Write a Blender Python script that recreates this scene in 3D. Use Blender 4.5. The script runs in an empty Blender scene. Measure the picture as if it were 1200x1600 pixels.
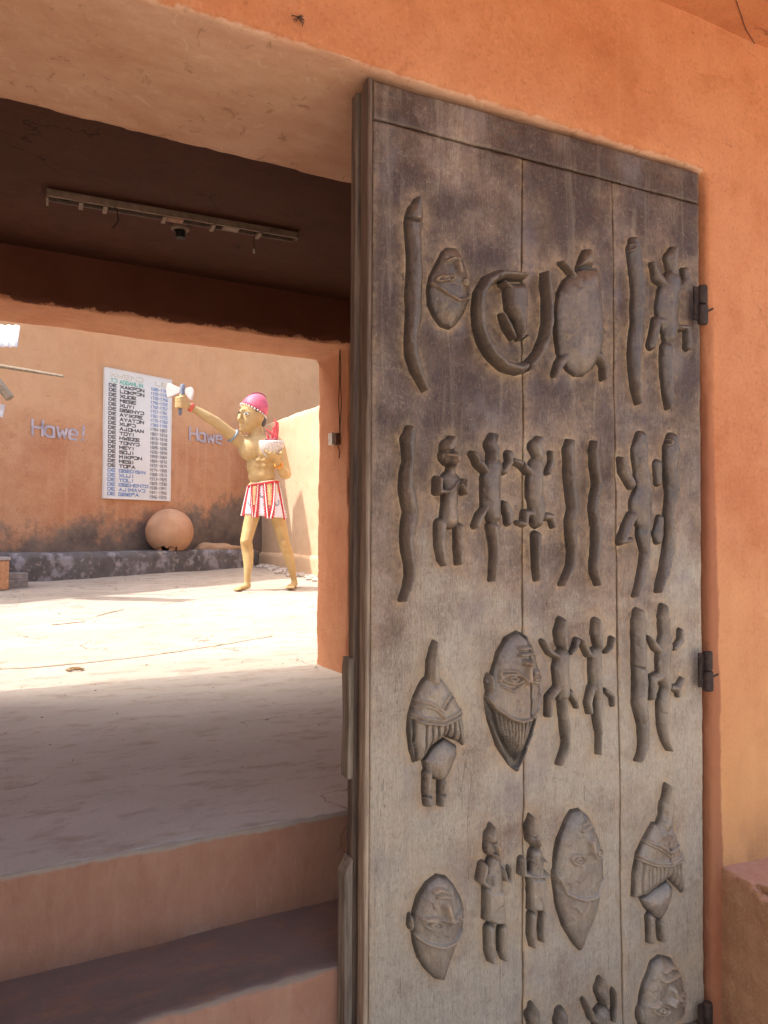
import bpy, bmesh, math, random
import numpy as np
from mathutils import Vector, Matrix, noise
random.seed(7); rng = np.random.default_rng(7)
scene = bpy.context.scene
col = scene.collection
R = math.radians

# ------------------------------------------------------------------ camera
YAW, PITCH, ROLL, FPX = R(28.4), R(1.6), R(.27), 1190.0
_f = np.array([math.sin(YAW)*math.cos(PITCH), math.cos(YAW)*math.cos(PITCH), math.sin(PITCH)])
_r = np.array([math.cos(YAW), -math.sin(YAW), 0.]); _u = np.cross(_r, _f)
_c, _s = math.cos(ROLL), math.sin(ROLL)
CR, CU, CF = _c*_r+_s*_u, -_s*_r+_c*_u, _f
cam_data = bpy.data.cameras.new('camera'); cam = bpy.data.objects.new('camera', cam_data); col.objects.link(cam)
m = Matrix.Identity(4)
for i in range(3):
    m[i][0] = CR[i]; m[i][1] = CU[i]; m[i][2] = -CF[i]
cam.matrix_world = m
cam_data.sensor_fit = 'VERTICAL'; cam_data.sensor_height = 36; cam_data.lens = 36*FPX/1600
cam_data.clip_end = 2000; cam_data.clip_start = .02
scene.camera = cam

# ------------------------------------------------------------------ light
SUN_EL, SUN_A = R(58), R(13)          # the sun stands to the left, a little beyond the courtyard
sx, sy, sz = -math.cos(SUN_A)*math.cos(SUN_EL), math.sin(SUN_A)*math.cos(SUN_EL), math.sin(SUN_EL)
world = bpy.data.worlds.new('World'); scene.world = world; world.use_nodes = True
nt = world.node_tree; nt.nodes.clear()
sky = nt.nodes.new('ShaderNodeTexSky'); sky.sky_type = 'NISHITA'; sky.sun_disc = False
sky.sun_elevation = SUN_EL; sky.sun_rotation = math.atan2(sx, sy); sky.dust_density = 6; sky.air_density = 1.0; sky.ozone_density = .4
bg = nt.nodes.new('ShaderNodeBackground'); bg.inputs[1].default_value = .15
wo = nt.nodes.new('ShaderNodeOutputWorld')
nt.links.new(sky.outputs[0], bg.inputs[0]); nt.links.new(bg.outputs[0], wo.inputs[0])
sd = bpy.data.lights.new('sun', 'SUN'); sd.energy = 2.1; sd.angle = R(.5); sd.color = (1, .955, .89)
sun = bpy.data.objects.new('sun', sd); col.objects.link(sun)
sun.rotation_euler = Vector((sx, sy, sz)).to_track_quat('Z', 'Y').to_euler()
scene.view_settings.view_transform = 'Standard'; scene.view_settings.look = 'None'
scene.view_settings.gamma = 1; scene.view_settings.use_curve_mapping = False
scene.view_settings.exposure = 1.55
scene.render.engine = 'CYCLES'
scene.cycles.max_bounces = 7; scene.cycles.diffuse_bounces = 6; scene.cycles.glossy_bounces = 2

# ------------------------------------------------------------------ geometry helpers
def ray(x, y): return CR*((x-600)/FPX) + CU*(-(y-800)/FPX) + CF
def aty(x, y, Y): v = ray(x, y); return v*(Y/v[1])
def atz(x, y, Z): v = ray(x, y); return v*(Z/v[2])
def atdepth(x, y, D): return ray(x, y)*D
def atplane(x, y, P0, n):
    v = ray(x, y); return v*(np.dot(P0, n)/np.dot(v, n))
ZF = -.800        # passage floor
YB0, YB1 = 3.88, 4.33
SLOPE = .045
def gz(Y): return ZF + max(0, Y-YB1)*SLOPE
def atground(x, y):
    v = ray(x, y)          # z = ZF + k (Y-YB1)
    t = (ZF - SLOPE*YB1)/(v[2]-SLOPE*v[1]); return v*t

def tag(o, label=None, cat=None, group=None, kind=None):
    if label: o['label'] = label
    if cat: o['category'] = cat
    if group: o['group'] = group
    if kind: o['kind'] = kind
    return o
def thing(name, label, cat, loc, group=None, kind=None):
    e = bpy.data.objects.new(name, None); col.objects.link(e); e.location = Vector(loc); e.empty_display_size = .05
    return tag(e, label, cat, group, kind)
def setparent(o, p):
    if p is not None:
        o.parent = p
        if p.type == 'EMPTY': o.matrix_parent_inverse = Matrix.Translation(-p.location)
def mesh_obj(name, V, F, mat, parent=None, smooth=False, mats=None):
    me = bpy.data.meshes.new(name); me.from_pydata([tuple(v) for v in V], [], [tuple(f) for f in F]); me.update()
    for mm in (mats or [mat]): me.materials.append(mm)
    if smooth: me.polygons.foreach_set('use_smooth', [True]*len(me.polygons))
    o = bpy.data.objects.new(name, me); col.objects.link(o); setparent(o, parent); return o
def bm_obj(name, bm, mat, parent=None, smooth=False, mats=None):
    me = bpy.data.meshes.new(name); bm.normal_update(); bm.to_mesh(me); bm.free()
    for mm in (mats or [mat]): me.materials.append(mm)
    if smooth: me.polygons.foreach_set('use_smooth', [True]*len(me.polygons))
    o = bpy.data.objects.new(name, me); col.objects.link(o); setparent(o, parent); return o
def add_box(bm, x0, x1, y0, y1, z0, z1, M=None):
    vs = [bm.verts.new((x, y, z)) for x in (x0, x1) for y in (y0, y1) for z in (z0, z1)]
    for f in ((0,1,3,2),(4,6,7,5),(0,4,5,1),(2,3,7,6),(0,2,6,4),(1,5,7,3)): bm.faces.new([vs[i] for i in f])
    if M is not None:
        for v in vs: v.co = M @ v.co
    return vs
def add_prism(bm, pts, vec):                 # pts: closed polygon of 3D points, extruded by vec
    a = [bm.verts.new(Vector(p)) for p in pts]; b = [bm.verts.new(Vector(p)+Vector(vec)) for p in pts]
    bm.faces.new(a[::-1]); bm.faces.new(b); n = len(a)
    for i in range(n): bm.faces.new((a[i], a[(i+1) % n], b[(i+1) % n], b[i]))
def add_tube(bm, pts, rad, n=8, cap=True):
    pts = [Vector(p) for p in pts]; rad = rad if hasattr(rad, '__len__') else [rad]*len(pts)
    rings = []; prev = None
    for i, p in enumerate(pts):
        t = (pts[min(i+1, len(pts)-1)]-pts[max(i-1, 0)]).normalized()
        a = prev if prev is not None else (Vector((0,0,1)) if abs(t.z) < .9 else Vector((1,0,0)))
        a = (a - t*a.dot(t)).normalized(); b = t.cross(a); prev = a
        rings.append([bm.verts.new(p + (a*math.cos(k*2*math.pi/n)+b*math.sin(k*2*math.pi/n))*rad[i]) for k in range(n)])
    for A, B in zip(rings, rings[1:]):
        for k in range(n): bm.faces.new((A[k], A[(k+1) % n], B[(k+1) % n], B[k]))
    if cap: bm.faces.new(rings[0][::-1]); bm.faces.new(rings[-1])
def bevel(bm, w, seg=2):
    bmesh.ops.recalc_face_normals(bm, faces=bm.faces)
    bmesh.ops.bevel(bm, geom=bm.edges[:], offset=w, segments=seg, affect='EDGES', profile=.6)
def fbm(p, f, oct=3):
    return noise.fractal(Vector(p)*f, 1.0, 2.0, oct)
def eval_mesh(o):
    dg = bpy.context.evaluated_depsgraph_get(); me = bpy.data.meshes.new_from_object(o.evaluated_get(dg)); return me
def masonry(name, boxes, mats, parent, vox=.02, smooth_it=3, amp=.004, edge=.012, freq=9, matfn=None):
    """union of boxes as one worn plaster body with rounded, crumbled edges"""
    bm = bmesh.new()
    for b in boxes:
        if len(b) == 6 and not hasattr(b[0], '__len__'): add_box(bm, *b)
        else: add_prism(bm, b[0], b[1])
    bmesh.ops.recalc_face_normals(bm, faces=bm.faces)
    o = bm_obj(name, bm, mats[0], None, mats=mats)
    md = o.modifiers.new('r', 'REMESH'); md.mode = 'VOXEL'; md.voxel_size = vox
    sm = o.modifiers.new('s', 'SMOOTH'); sm.factor = .5; sm.iterations = smooth_it
    me = eval_mesh(o); old = o.data; o.modifiers.clear(); o.data = me; bpy.data.meshes.remove(old)
    if not me.materials:
        for mm in mats: me.materials.append(mm)
    n = len(me.vertices); co = np.empty(n*3); no = np.empty(n*3)
    me.vertices.foreach_get('co', co); me.vertices.foreach_get('normal', no)
    co = co.reshape(-1, 3); no = no.reshape(-1, 3)
    sharp = 1-np.clip((np.abs(no).max(1)-.7)/.28, 0, 1)      # 1 on edges
    d = np.array([noise.fractal(Vector(p)*freq*.25, 1., 2., 2)*amp*1.2 + noise.noise(Vector(p)*freq*2.2)*amp*.35 for p in co])
    if edge:
        idx = np.nonzero(sharp > .05)[0]
        for i in idx:
            d[i] -= sharp[i]*edge*max(0, .15+noise.fractal(Vector(co[i])*freq*1.3, 1., 2., 3))
    co = co + no*d[:, None]
    me.vertices.foreach_set('co', co.ravel()); me.update()
    me.polygons.foreach_set('use_smooth', [True]*len(me.polygons))
    if matfn:
        for p in me.polygons: p.material_index = matfn(p.center, p.normal)
    setparent(o, parent)
    return o

# ------------------------------------------------------------------ materials
def newmat(name):
    mt = bpy.data.materials.new(name); mt.use_nodes = True; n = mt.node_tree.nodes; n.clear()
    out = n.new('ShaderNodeOutputMaterial'); b = n.new('ShaderNodeBsdfPrincipled')
    mt.node_tree.links.new(b.outputs[0], out.inputs[0]); b.inputs['Specular IOR Level'].default_value = .25
    return mt, n, mt.node_tree.links, b
def C(c): return (c[0], c[1], c[2], 1)
class NB:
    def __init__(s, name):
        s.mt, s.n, s.l, s.b = newmat(name)
        tc = s.n.new('ShaderNodeTexCoord'); s.co = tc.outputs['Object']; s.height = None
    def map(s, scale, rot=(0,0,0)):
        mp = s.n.new('ShaderNodeMapping'); mp.inputs['Scale'].default_value = scale; mp.inputs['Rotation'].default_value = rot
        s.l.new(s.co, mp.inputs[0]); return mp.outputs[0]
    def noise(s, sc, det=4, rough=.55, vec=None, dist=0):
        t = s.n.new('ShaderNodeTexNoise'); t.inputs['Scale'].default_value = sc; t.inputs['Detail'].default_value = det
        t.inputs['Roughness'].default_value = rough; t.inputs['Distortion'].default_value = dist
        s.l.new(vec or s.co, t.inputs['Vector']); return t.outputs[0]
    def ramp(s, src, a, b_, ca=0, cb=1):
        r = s.n.new('ShaderNodeMapRange'); r.clamp = True; r.inputs[1].default_value = a; r.inputs[2].default_value = b_
        r.inputs[3].default_value = ca; r.inputs[4].default_value = cb; s.l.new(src, r.inputs[0]); return r.outputs[0]
    def mix(s, f, a, b_):
        x = s.n.new('ShaderNodeMix'); x.data_type = 'RGBA'
        if isinstance(f, float): x.inputs[0].default_value = f
        else: s.l.new(f, x.inputs[0])
        for k, v in ((6, a), (7, b_)):
            if isinstance(v, tuple): x.inputs[k].default_value = C(v)
            else: s.l.new(v, x.inputs[k])
        return x.outputs[2]
    def math(s, op, a, b_=0.):
        x = s.n.new('ShaderNodeMath'); x.operation = op
        for k, v in ((0, a), (1, b_)):
            if isinstance(v, (int, float)): x.inputs[k].default_value = v
            else: s.l.new(v, x.inputs[k])
        return x.outputs[0]
    def sep(s, k):
        x = s.n.new('ShaderNodeSeparateXYZ'); s.l.new(s.co, x.inputs[0]); return x.outputs[k]
    def attr(s, name):
        a = s.n.new('ShaderNodeAttribute'); a.attribute_name = name; return a.outputs['Fac']
    def bump(s, h, dist=.01, strength=.6):
        b_ = s.n.new('ShaderNodeBump'); b_.inputs['Distance'].default_value = dist; b_.inputs['Strength'].default_value = strength
        s.l.new(h, b_.inputs['Height'])
        if s.height is not None: s.l.new(s.height, b_.inputs['Normal'])
        s.height = b_.outputs[0]; s.l.new(s.height, s.b.inputs['Normal'])
    def done(s, colr, rough=.85):
        if isinstance(colr, tuple): s.b.inputs['Base Color'].default_value = C(colr)
        else: s.l.new(colr, s.b.inputs['Base Color'])
        if isinstance(rough, float): s.b.inputs['Roughness'].default_value = rough
        else: s.l.new(rough, s.b.inputs['Roughness'])
        return s.mt
def simple(name, c, rough=.6, metal=0., var=.25, sc=30):
    s = NB(name); n1 = s.noise(sc, 5)
    d = tuple(x*(1-var) for x in c); l = tuple(min(1, x*(1+var)) for x in c)
    s.b.inputs['Metallic'].default_value = metal
    s.bump(n1, .002, .4)
    return s.done(s.mix(s.ramp(n1, .3, .7), d, l), rough)
def plaster(name, *a, **k):
    s = NB(name); c = plaster_c(s, *a, **k); return s.done(c, .88)
def plaster_c(s, base, light, dark, chips=(.30,.13,.07), chip=.66, sc=1.0, streak=.5, bumpd=.006, extra=None):
    big = s.noise(1.7*sc, 5, .6); mid = s.noise(9*sc, 6, .65); fine = s.noise(95*sc, 4, .6)
    c = s.mix(s.ramp(big, .35, .68), base, light)
    c = s.mix(s.math('MULTIPLY', s.ramp(mid, .45, .75), .55), c, dark)
    st = s.noise(1, 5, .65, s.map((22*sc, 22*sc, 1.6*sc)))
    c = s.mix(s.math('MULTIPLY', s.ramp(st, .52, .75), streak), c, light)
    ch = s.noise(22*sc, 6, .6, s.map((1, 1, 1.6)), .6)
    cm = s.ramp(ch, chip, chip+.03)
    c = s.mix(s.math('MULTIPLY', cm, .7), c, chips)
    pt_ = s.noise(5.5*sc, 7, .72, None, .4)
    c = s.mix(s.math('MULTIPLY', s.ramp(pt_, .50, .62), .42), c, light)
    c = s.mix(s.math('MULTIPLY', s.ramp(pt_, .42, .33), .40), c, dark)
    scr = s.noise(34*sc, 3, .5, s.map((1, 1, .35)), 3.5)
    c = s.mix(s.math('MULTIPLY', s.ramp(scr, .69, .72), .35), c, tuple(min(.85, q*1.25) for q in light))
    vo = s.n.new('ShaderNodeTexVoronoi'); vo.feature = 'DISTANCE_TO_EDGE'; vo.inputs['Scale'].default_value = 1.3*sc
    wv = s.n.new('ShaderNodeVectorMath'); wv.operation = 'MULTIPLY_ADD'; wn_ = s.n.new('ShaderNodeTexNoise'); wn_.inputs['Scale'].default_value = 5*sc; wn_.inputs['Detail'].default_value = 5
    s.l.new(s.co, wn_.inputs['Vector']); s.l.new(wn_.outputs['Color'], wv.inputs[0]); wv.inputs[1].default_value = (.35/sc,)*3; s.l.new(s.co, wv.inputs[2]); s.l.new(wv.outputs[0], vo.inputs['Vector'])
    crk = s.math('MULTIPLY', s.ramp(vo.outputs['Distance'], .006, .002), s.ramp(s.noise(1.6*sc, 3), .60, .66))
    c = s.mix(s.math('MULTIPLY', crk, .55), c, tuple(q*.35 for q in dark)); s.bump(s.math('MULTIPLY', crk, -1.), .004, .8)
    trw = s.noise(1, 5, .6, s.map((5*sc, 5*sc, 15*sc), (.3, .2, 0)), 1.5); s.bump(trw, .007, .35)
    c = s.mix(s.math('MULTIPLY', s.ramp(trw, .58, .72), .25), c, light)
    sp = s.noise(150*sc, 2, .5)
    c = s.mix(s.math('MULTIPLY', s.ramp(sp, .66, .74), .35), c, dark)
    c = s.mix(s.math('MULTIPLY', s.ramp(fine, .55, .68), .35), c, tuple(q*.75 for q in dark)); c = s.mix(s.math('MULTIPLY', s.ramp(fine, .42, .32), .35), c, tuple(min(.85, q*1.12) for q in light))
    if extra: c = extra(s, c)
    s.bump(mid, bumpd, .7); s.bump(fine, .0024, .6); s.bump(s.math('MULTIPLY', cm, -1.), .004, .6)
    return c
def nrm(s, k):
    g = s.n.new('ShaderNodeNewGeometry'); x = s.n.new('ShaderNodeSeparateXYZ'); s.l.new(g.outputs['Normal'], x.inputs[0]); return x.outputs[k]

def right_low_tone(s, c):       # right pier turns paler and yellowish lower down, with brown stains near the ground
    z = s.sep(2); n1 = s.noise(3.2, 6, .65, s.map((1.6, 1.6, .7)))
    low = s.ramp(s.math('ADD', z, s.math('MULTIPLY', n1, -1.1)), -.5, -1.4)
    c = s.mix(s.math('MULTIPLY', low, .75), c, (.66, .36, .15))
    n2 = s.noise(4.5, 6, .7, s.map((2, 2, .9)))
    low2 = s.math('MULTIPLY', s.ramp(z, -.80, -1.15), s.ramp(n2, .40, .62))
    return s.mix(s.math('MULTIPLY', low2, .7), c, (.26, .11, .055))
def wall_extra(s, c):
    c = right_low_tone(s, c)
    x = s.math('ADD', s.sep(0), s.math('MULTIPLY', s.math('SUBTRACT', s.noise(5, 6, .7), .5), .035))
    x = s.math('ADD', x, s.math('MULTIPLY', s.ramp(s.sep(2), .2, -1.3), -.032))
    jamb_shade = s.math('MULTIPLY', s.ramp(x, 1.953, 1.944), s.ramp(s.sep(2), .85, .2))
    jamb_shade = s.math('MULTIPLY', jamb_shade, s.ramp(s.sep(0), 1.80, 1.85))
    c = s.mix(s.math('MULTIPLY', jamb_shade, .8), c, (.29,.105,.055))  # shade of the rounded jamb painted as a brown band beside the door
    a_ = s.noise(3.2, 6, .7, s.map((1, 1.6, 1))); b__ = s.noise(24, 5, .7, s.map((1, .7, 1)), .8)
    sf = s.mix(s.ramp(a_, .35, .65), (.54,.29,.175), (.66,.41,.27)); sf = s.mix(s.math('MULTIPLY', s.ramp(b__, .60, .65), .6), sf, (.34,.18,.10)); sf = s.mix(s.math('MULTIPLY', s.ramp(b__, .40, .33), .45), sf, (.72,.50,.36))
    n1 = s.noise(30, 5, .7)
    return s.mix(s.ramp(s.math('ADD', s.math('MULTIPLY', nrm(s, 2), -1.), s.math('MULTIPLY', n1, .8)), 1.12, 1.28), c, sf)
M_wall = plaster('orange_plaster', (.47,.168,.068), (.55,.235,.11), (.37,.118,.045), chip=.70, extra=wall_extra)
M_porch = plaster('porch_ceiling_plaster', (.46,.165,.068), (.52,.21,.09), (.37,.12,.045), chip=.72)
M_soffit = plaster('soffit_plaster', (.62,.30,.15), (.70,.38,.20), (.50,.22,.10), chips=(.26,.12,.06), chip=.61, streak=.35, bumpd=.012)
M_inner = plaster('inner_plaster', (.58,.23,.11), (.66,.31,.16), (.46,.17,.08), chip=.70)
M_dark = plaster('ceiling_shade_paint', (.062,.020,.010), (.082,.028,.014), (.045,.015,.008), chips=(.03,.012,.008), chip=.74)  # orange ceiling coloured dark brown to stand in for deep passage shade
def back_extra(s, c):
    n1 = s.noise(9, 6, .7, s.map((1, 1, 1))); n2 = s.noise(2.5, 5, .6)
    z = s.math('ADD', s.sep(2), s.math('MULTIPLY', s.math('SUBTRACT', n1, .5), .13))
    f = s.math('MULTIPLY', s.ramp(z, 1.072, 1.080), s.ramp(s.math('MULTIPLY', nrm(s, 1), -1.), .15, .4))  # passage shade put into the colour of the lintel face
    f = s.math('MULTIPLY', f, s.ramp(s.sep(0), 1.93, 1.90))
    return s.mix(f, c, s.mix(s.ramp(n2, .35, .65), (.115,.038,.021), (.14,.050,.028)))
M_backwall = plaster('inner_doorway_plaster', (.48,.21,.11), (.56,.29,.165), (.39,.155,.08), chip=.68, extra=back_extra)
def far_extra(s, c):
    z = s.sep(2); x = s.sep(0)
    n1 = s.noise(.9, 6, .7); n2 = s.noise(2.6, 7, .7)
    c = s.mix(s.math('MULTIPLY', s.ramp(n2, .5, .72), .45), c, (.62,.34,.16))
    hgt = s.math('ADD', z, s.math('MULTIPLY', n1, -1.5))
    hgt = s.math('ADD', hgt, s.math('MULTIPLY', n2, -.5))
    xb = s.ramp(x, .5, 3.4, 0, .45); hgt = s.math('SUBTRACT', hgt, xb); hgt = s.math('ADD', hgt, s.math('MULTIPLY', s.noise(7, 7, .75), -.7)); mould = s.ramp(hgt, -1.22, -1.50)
    c = s.mix(s.math('MULTIPLY', mould, .93), c, s.mix(s.ramp(n2, .4, .65), (.10,.09,.085), (.24,.19,.15)))
    top = s.ramp(s.math('ADD', z, s.math('MULTIPLY', n1, 1.2)), 1.7, 2.3)
    return s.mix(s.math('MULTIPLY', top, .5), c, (.70,.42,.22))
M_far = plaster('far_wall_plaster', (.50,.245,.13), (.60,.36,.215), (.41,.175,.09), chips=(.38,.16,.09), chip=.66, sc=.55, streak=.8, extra=far_extra)
M_right = plaster('cream_orange_plaster', (.58,.40,.26), (.64,.47,.32), (.52,.33,.20), chip=.78, sc=.6)
def bench_extra(s, c):
    n2 = s.noise(4.2, 6, .7); z = s.sep(2)
    c = s.mix(s.ramp(n2, .52, .62), c, (.30,.29,.31))
    n3 = s.noise(14, 5, .7)
    c = s.mix(s.math('MULTIPLY', s.ramp(n3, .58, .66), .7), c, (.42,.38,.34))
    return c
M_bench = plaster('black_mouldy_cement', (.11,.10,.10), (.17,.16,.16), (.07,.065,.065), chips=(.4,.25,.15), chip=.72, sc=.8, extra=bench_extra)
def cement(name, a, b_, d, sc=1.0, spot=True, bumpd=.006):
    s = NB(name); big = s.noise(1.4*sc, 6, .62, s.map((1, 2.2, 1))); mid = s.noise(7*sc, 7, .68, s.map((1, 2.0, 1))); fine = s.noise(110*sc, 4, .6)
    c = s.mix(s.ramp(big, .38, .66), a, b_)
    c = s.mix(s.math('MULTIPLY', s.ramp(mid, .52, .68), .8), c, d)
    ns = s.noise(26*sc, 5, .7, s.map((1, 2.4, 1)))
    c = s.mix(s.math('MULTIPLY', s.ramp(ns, .66, .70), .45), c, tuple(x*.55 for x in d))
    c = s.mix(s.math('MULTIPLY', s.ramp(ns, .33, .29), .6), c, tuple(min(.9, x*1.35) for x in a))
    vo = s.n.new('ShaderNodeTexVoronoi'); vo.feature = 'DISTANCE_TO_EDGE'; vo.inputs['Scale'].default_value = .9
    wv = s.n.new('ShaderNodeVectorMath'); wv.operation = 'MULTIPLY_ADD'; wn_ = s.n.new('ShaderNodeTexNoise'); wn_.inputs['Scale'].default_value = 4; wn_.inputs['Detail'].default_value = 5
    s.l.new(s.co, wn_.inputs['Vector']); s.l.new(wn_.outputs['Color'], wv.inputs[0]); wv.inputs[1].default_value = (.5, .5, .5); s.l.new(s.co, wv.inputs[2]); s.l.new(wv.outputs[0], vo.inputs['Vector'])
    crk = s.math('MULTIPLY', s.ramp(vo.outputs['Distance'], .007, .003), s.ramp(s.noise(1.2, 3), .50, .58))
    c = s.mix(s.math('MULTIPLY', crk, .6), c, tuple(q*.45 for q in d))
    c = s.mix(s.math('MULTIPLY', s.ramp(fine, .58, .70), .30), c, tuple(q*.6 for q in d)); c = s.mix(s.math('MULTIPLY', s.ramp(fine, .40, .30), .25), c, tuple(min(.85, q*1.25) for q in b_))
    s.bump(mid, bumpd, .6); s.bump(ns, .004, .6); s.bump(fine, .002, .6); s.bump(s.math('MULTIPLY', crk, -1.), .005, .8)
    return s, c
s_, c_ = cement('passage_cement', (.58,.525,.50), (.64,.59,.57), (.48,.40,.33)); M_floor = s_.done(c_, .8)
s_, c_ = cement('courtyard_cement', (.37,.32,.265), (.44,.385,.325), (.24,.195,.155), .7, bumpd=.012); M_yard = s_.done(c_, .9)
s_, c_ = cement('outer_ground', (.50,.43,.35), (.56,.49,.41), (.42,.36,.29), .4); M_ground = s_.done(c_, .95)
s_, c_ = cement('step_tread_cement', (.20,.145,.12), (.25,.18,.15), (.30,.17,.11)); M_tread = s_.done(c_, .8)
M_riser = plaster('riser_plaster', (.47,.215,.13), (.54,.29,.19), (.39,.16,.10), chips=(.30,.15,.10), chip=.70, streak=.7)
def stepmat(name, pal, top, lip):
    s, c = cement(name, *pal)
    a_ = s.noise(2.6, 6, .7); st = s.noise(1, 5, .7, s.map((22, 22, 7)), .5); st2 = s.noise(1, 4, .6, s.map((80, 80, 12)), 1.5)
    rz = s.mix(s.ramp(a_, .35, .65), (.355,.172,.105), (.44,.24,.155)); rz = s.mix(s.math('MULTIPLY', s.ramp(st, .48, .75), .4), rz, (.50,.32,.21)); rz = s.mix(s.math('MULTIPLY', s.ramp(st, .42, .30), .4), rz, (.25,.11,.075))
    rz = s.mix(s.math('MULTIPLY', s.ramp(st2, .66, .70), .15), rz, (.62,.46,.35)); rz = s.mix(s.math('MULTIPLY', s.ramp(a_, .60, .72), .35), rz, (.42,.33,.26))
    n1 = s.noise(7, 6, .7); n2 = s.noise(30, 5, .7)
    z = s.math('ADD', s.sep(2), s.math('MULTIPLY', s.math('SUBTRACT', n1, .5), lip)); z = s.math('ADD', z, s.math('MULTIPLY', s.math('SUBTRACT', n2, .5), lip*.4))
    nose = s.math('MULTIPLY', s.ramp(s.math('ADD', nrm(s, 2), s.math('MULTIPLY', n2, .3)), 1.10, .95), s.ramp(z, top-.06, top-.02))
    c = s.mix(s.math('MULTIPLY', nose, .8), c, (.30,.225,.165))
    return s.done(s.mix(s.ramp(z, top-.015, top-.008), rz, c), .85)
M_floor = stepmat('passage_cement_edge', ((.575,.55,.48), (.65,.62,.55), (.44,.375,.285)), ZF, .03)
M_tread = stepmat('tread_cement_edge', ((.20,.145,.12), (.25,.18,.15), (.33,.19,.12)), -1.045, .035)

# ------------------------------------------------------------------ gatehouse
ZS = 1.10
def Yw(X): return 1.5886-.0306*X
gate = thing('gatehouse', 'orange plastered gatehouse with a low doorway through it and a dark passage ceiling', 'gatehouse', (.8, 3, ZF))
def wallprism(x0, x1, z0, z1, back=2.155):
    return ([(x0, Yw(x0), z0), (x1, Yw(x1), z0), (x1, back, z0), (x0, back, z0)], (0, 0, z1-z0))
def front_mat(c, n):
    return 1 if (n.z < -.55+.12*noise.noise(c*14) and c.z < 1.2) else 0
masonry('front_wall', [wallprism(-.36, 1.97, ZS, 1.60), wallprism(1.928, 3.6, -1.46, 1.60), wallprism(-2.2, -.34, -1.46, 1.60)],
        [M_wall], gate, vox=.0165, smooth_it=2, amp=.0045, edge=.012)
ZB = 1.068
M_cream_w = plaster('cream_passage_plaster', (.62,.50,.38), (.68,.57,.45), (.5,.38,.27))
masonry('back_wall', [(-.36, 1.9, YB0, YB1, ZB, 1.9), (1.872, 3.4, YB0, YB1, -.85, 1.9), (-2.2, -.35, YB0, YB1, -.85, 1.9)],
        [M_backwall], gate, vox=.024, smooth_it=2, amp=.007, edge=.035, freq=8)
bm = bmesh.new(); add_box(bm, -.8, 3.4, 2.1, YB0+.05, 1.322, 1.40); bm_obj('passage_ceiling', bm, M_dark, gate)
bm = bmesh.new(); add_box(bm, 1.95, 2.1, 2.1, YB0+.05, -.85, 1.322); bm_obj('side_wall', bm, M_cream_w, gate)
bm = bmesh.new(); add_box(bm, -.62, -.47, 2.1, YB0+.05, -.85, 1.322); bm_obj('side_wall', bm, M_cream_w, gate)
bm = bmesh.new(); add_box(bm, -2.6, 4.2, .75, 1.62, 1.555, 1.64); pc = bm_obj('porch_ceiling', bm, M_porch, gate)
bm = bmesh.new(); add_box(bm, -2.9, 4.4, .70, YB1+.36, 1.905, 2.02); add_box(bm, -2.6, 4.2, .80, 1.55, 1.645, 1.9); bm_obj('roof', bm, M_wall, gate)
M_cr = simple('crack_soot', (.12,.05,.03))
for cpts in (((1010, 0), (1032, 22)), ((1150, 0), (1165, 45), (1182, 72))):
    bm = bmesh.new(); add_tube(bm, [atz(a, b_, 1.5535) for a, b_ in cpts], .0013, 5); bm_obj('ceiling_crack', bm, M_cr, gate)

# floor, steps, grounds
def floor_mat(c, n): return 0 if n.z > .5 and c.z > ZF-.03 else 1
YS1, YS2 = 2.0, 1.70
fl = masonry('passage_floor', [(-1.2, 2.3, YS1, YB1-.02, -1.5, ZF)], [M_floor], None, vox=.0125, smooth_it=1, amp=.004, edge=.016)
tag(fl, kind='structure')
ZT = -1.045
st = masonry('step', [(-1.2, 2.3, YS2, YS1+.02, -1.5, ZT)], [M_tread], None, vox=.0125, smooth_it=1, amp=.006, edge=.022, freq=8)
tag(st, kind='structure')
def sheet(name, x0, x1, y0, y1, nx, ny, zf, mat):
    V = []; F = []
    for j in range(ny+1):
        for i in range(nx+1):
            x = x0+(x1-x0)*i/nx; y = y0+(y1-y0)*j/ny; V.append((x, y, zf(x, y)))
    for j in range(ny):
        for i in range(nx):
            a = j*(nx+1)+i; F.append((a, a+1, a+nx+2, a+nx+1))
    return tag(mesh_obj(name, V, F, mat, smooth=True), kind='structure')
def yz(x, y):
    return gz(y)-.004 + (.012*noise.fractal(Vector((x*.9, y*1.3, 0)), 1., 2., 3) + .003*noise.noise(Vector((x*6, y*9, 3))))*max(0, min(1, (y-YB1)/1.5))
sheet('courtyard_ground', -9, 9, YB1-.05, 16, 220, 160, yz, M_yard)
sheet('outer_ground', -60, 60, -90, 2.2, 40, 40, lambda x, y: -1.46, M_ground)
sheet('far_ground', -90, 90, 16, 150, 10, 10, lambda x, y: gz(16)-.02, M_ground)

# low masonry bench beside the doorway (lower right)
lb = thing('masonry_ledge', 'low plastered masonry ledge with a worn pinkish top against the wall right of the door', 'ledge', (2.4, 1.4, -1.46))
p0 = aty(1130, 1350, 1.525)
M_ledge = plaster('worn_ledge_plaster', (.36,.175,.09), (.47,.26,.14), (.26,.115,.065), chips=(.5,.29,.14), chip=.58, sc=1.6, streak=.7)
M_ledgetop = plaster('ledge_top_plaster', (.42,.22,.15), (.50,.30,.22), (.34,.16,.10), chip=.68)
masonry('ledge_body', [([(1.975, 1.56, -1.47), (1.86, 1.0, -1.47), (3.4, 1.0, -1.47), (3.4, 1.56, -1.47)], (0, 0, 1.46+p0[2]))],
        [M_ledge, M_ledgetop], lb, vox=.012, smooth_it=1, amp=.014, edge=.10, freq=9, matfn=lambda c, n: 1 if n.z > .6 else 0)

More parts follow.
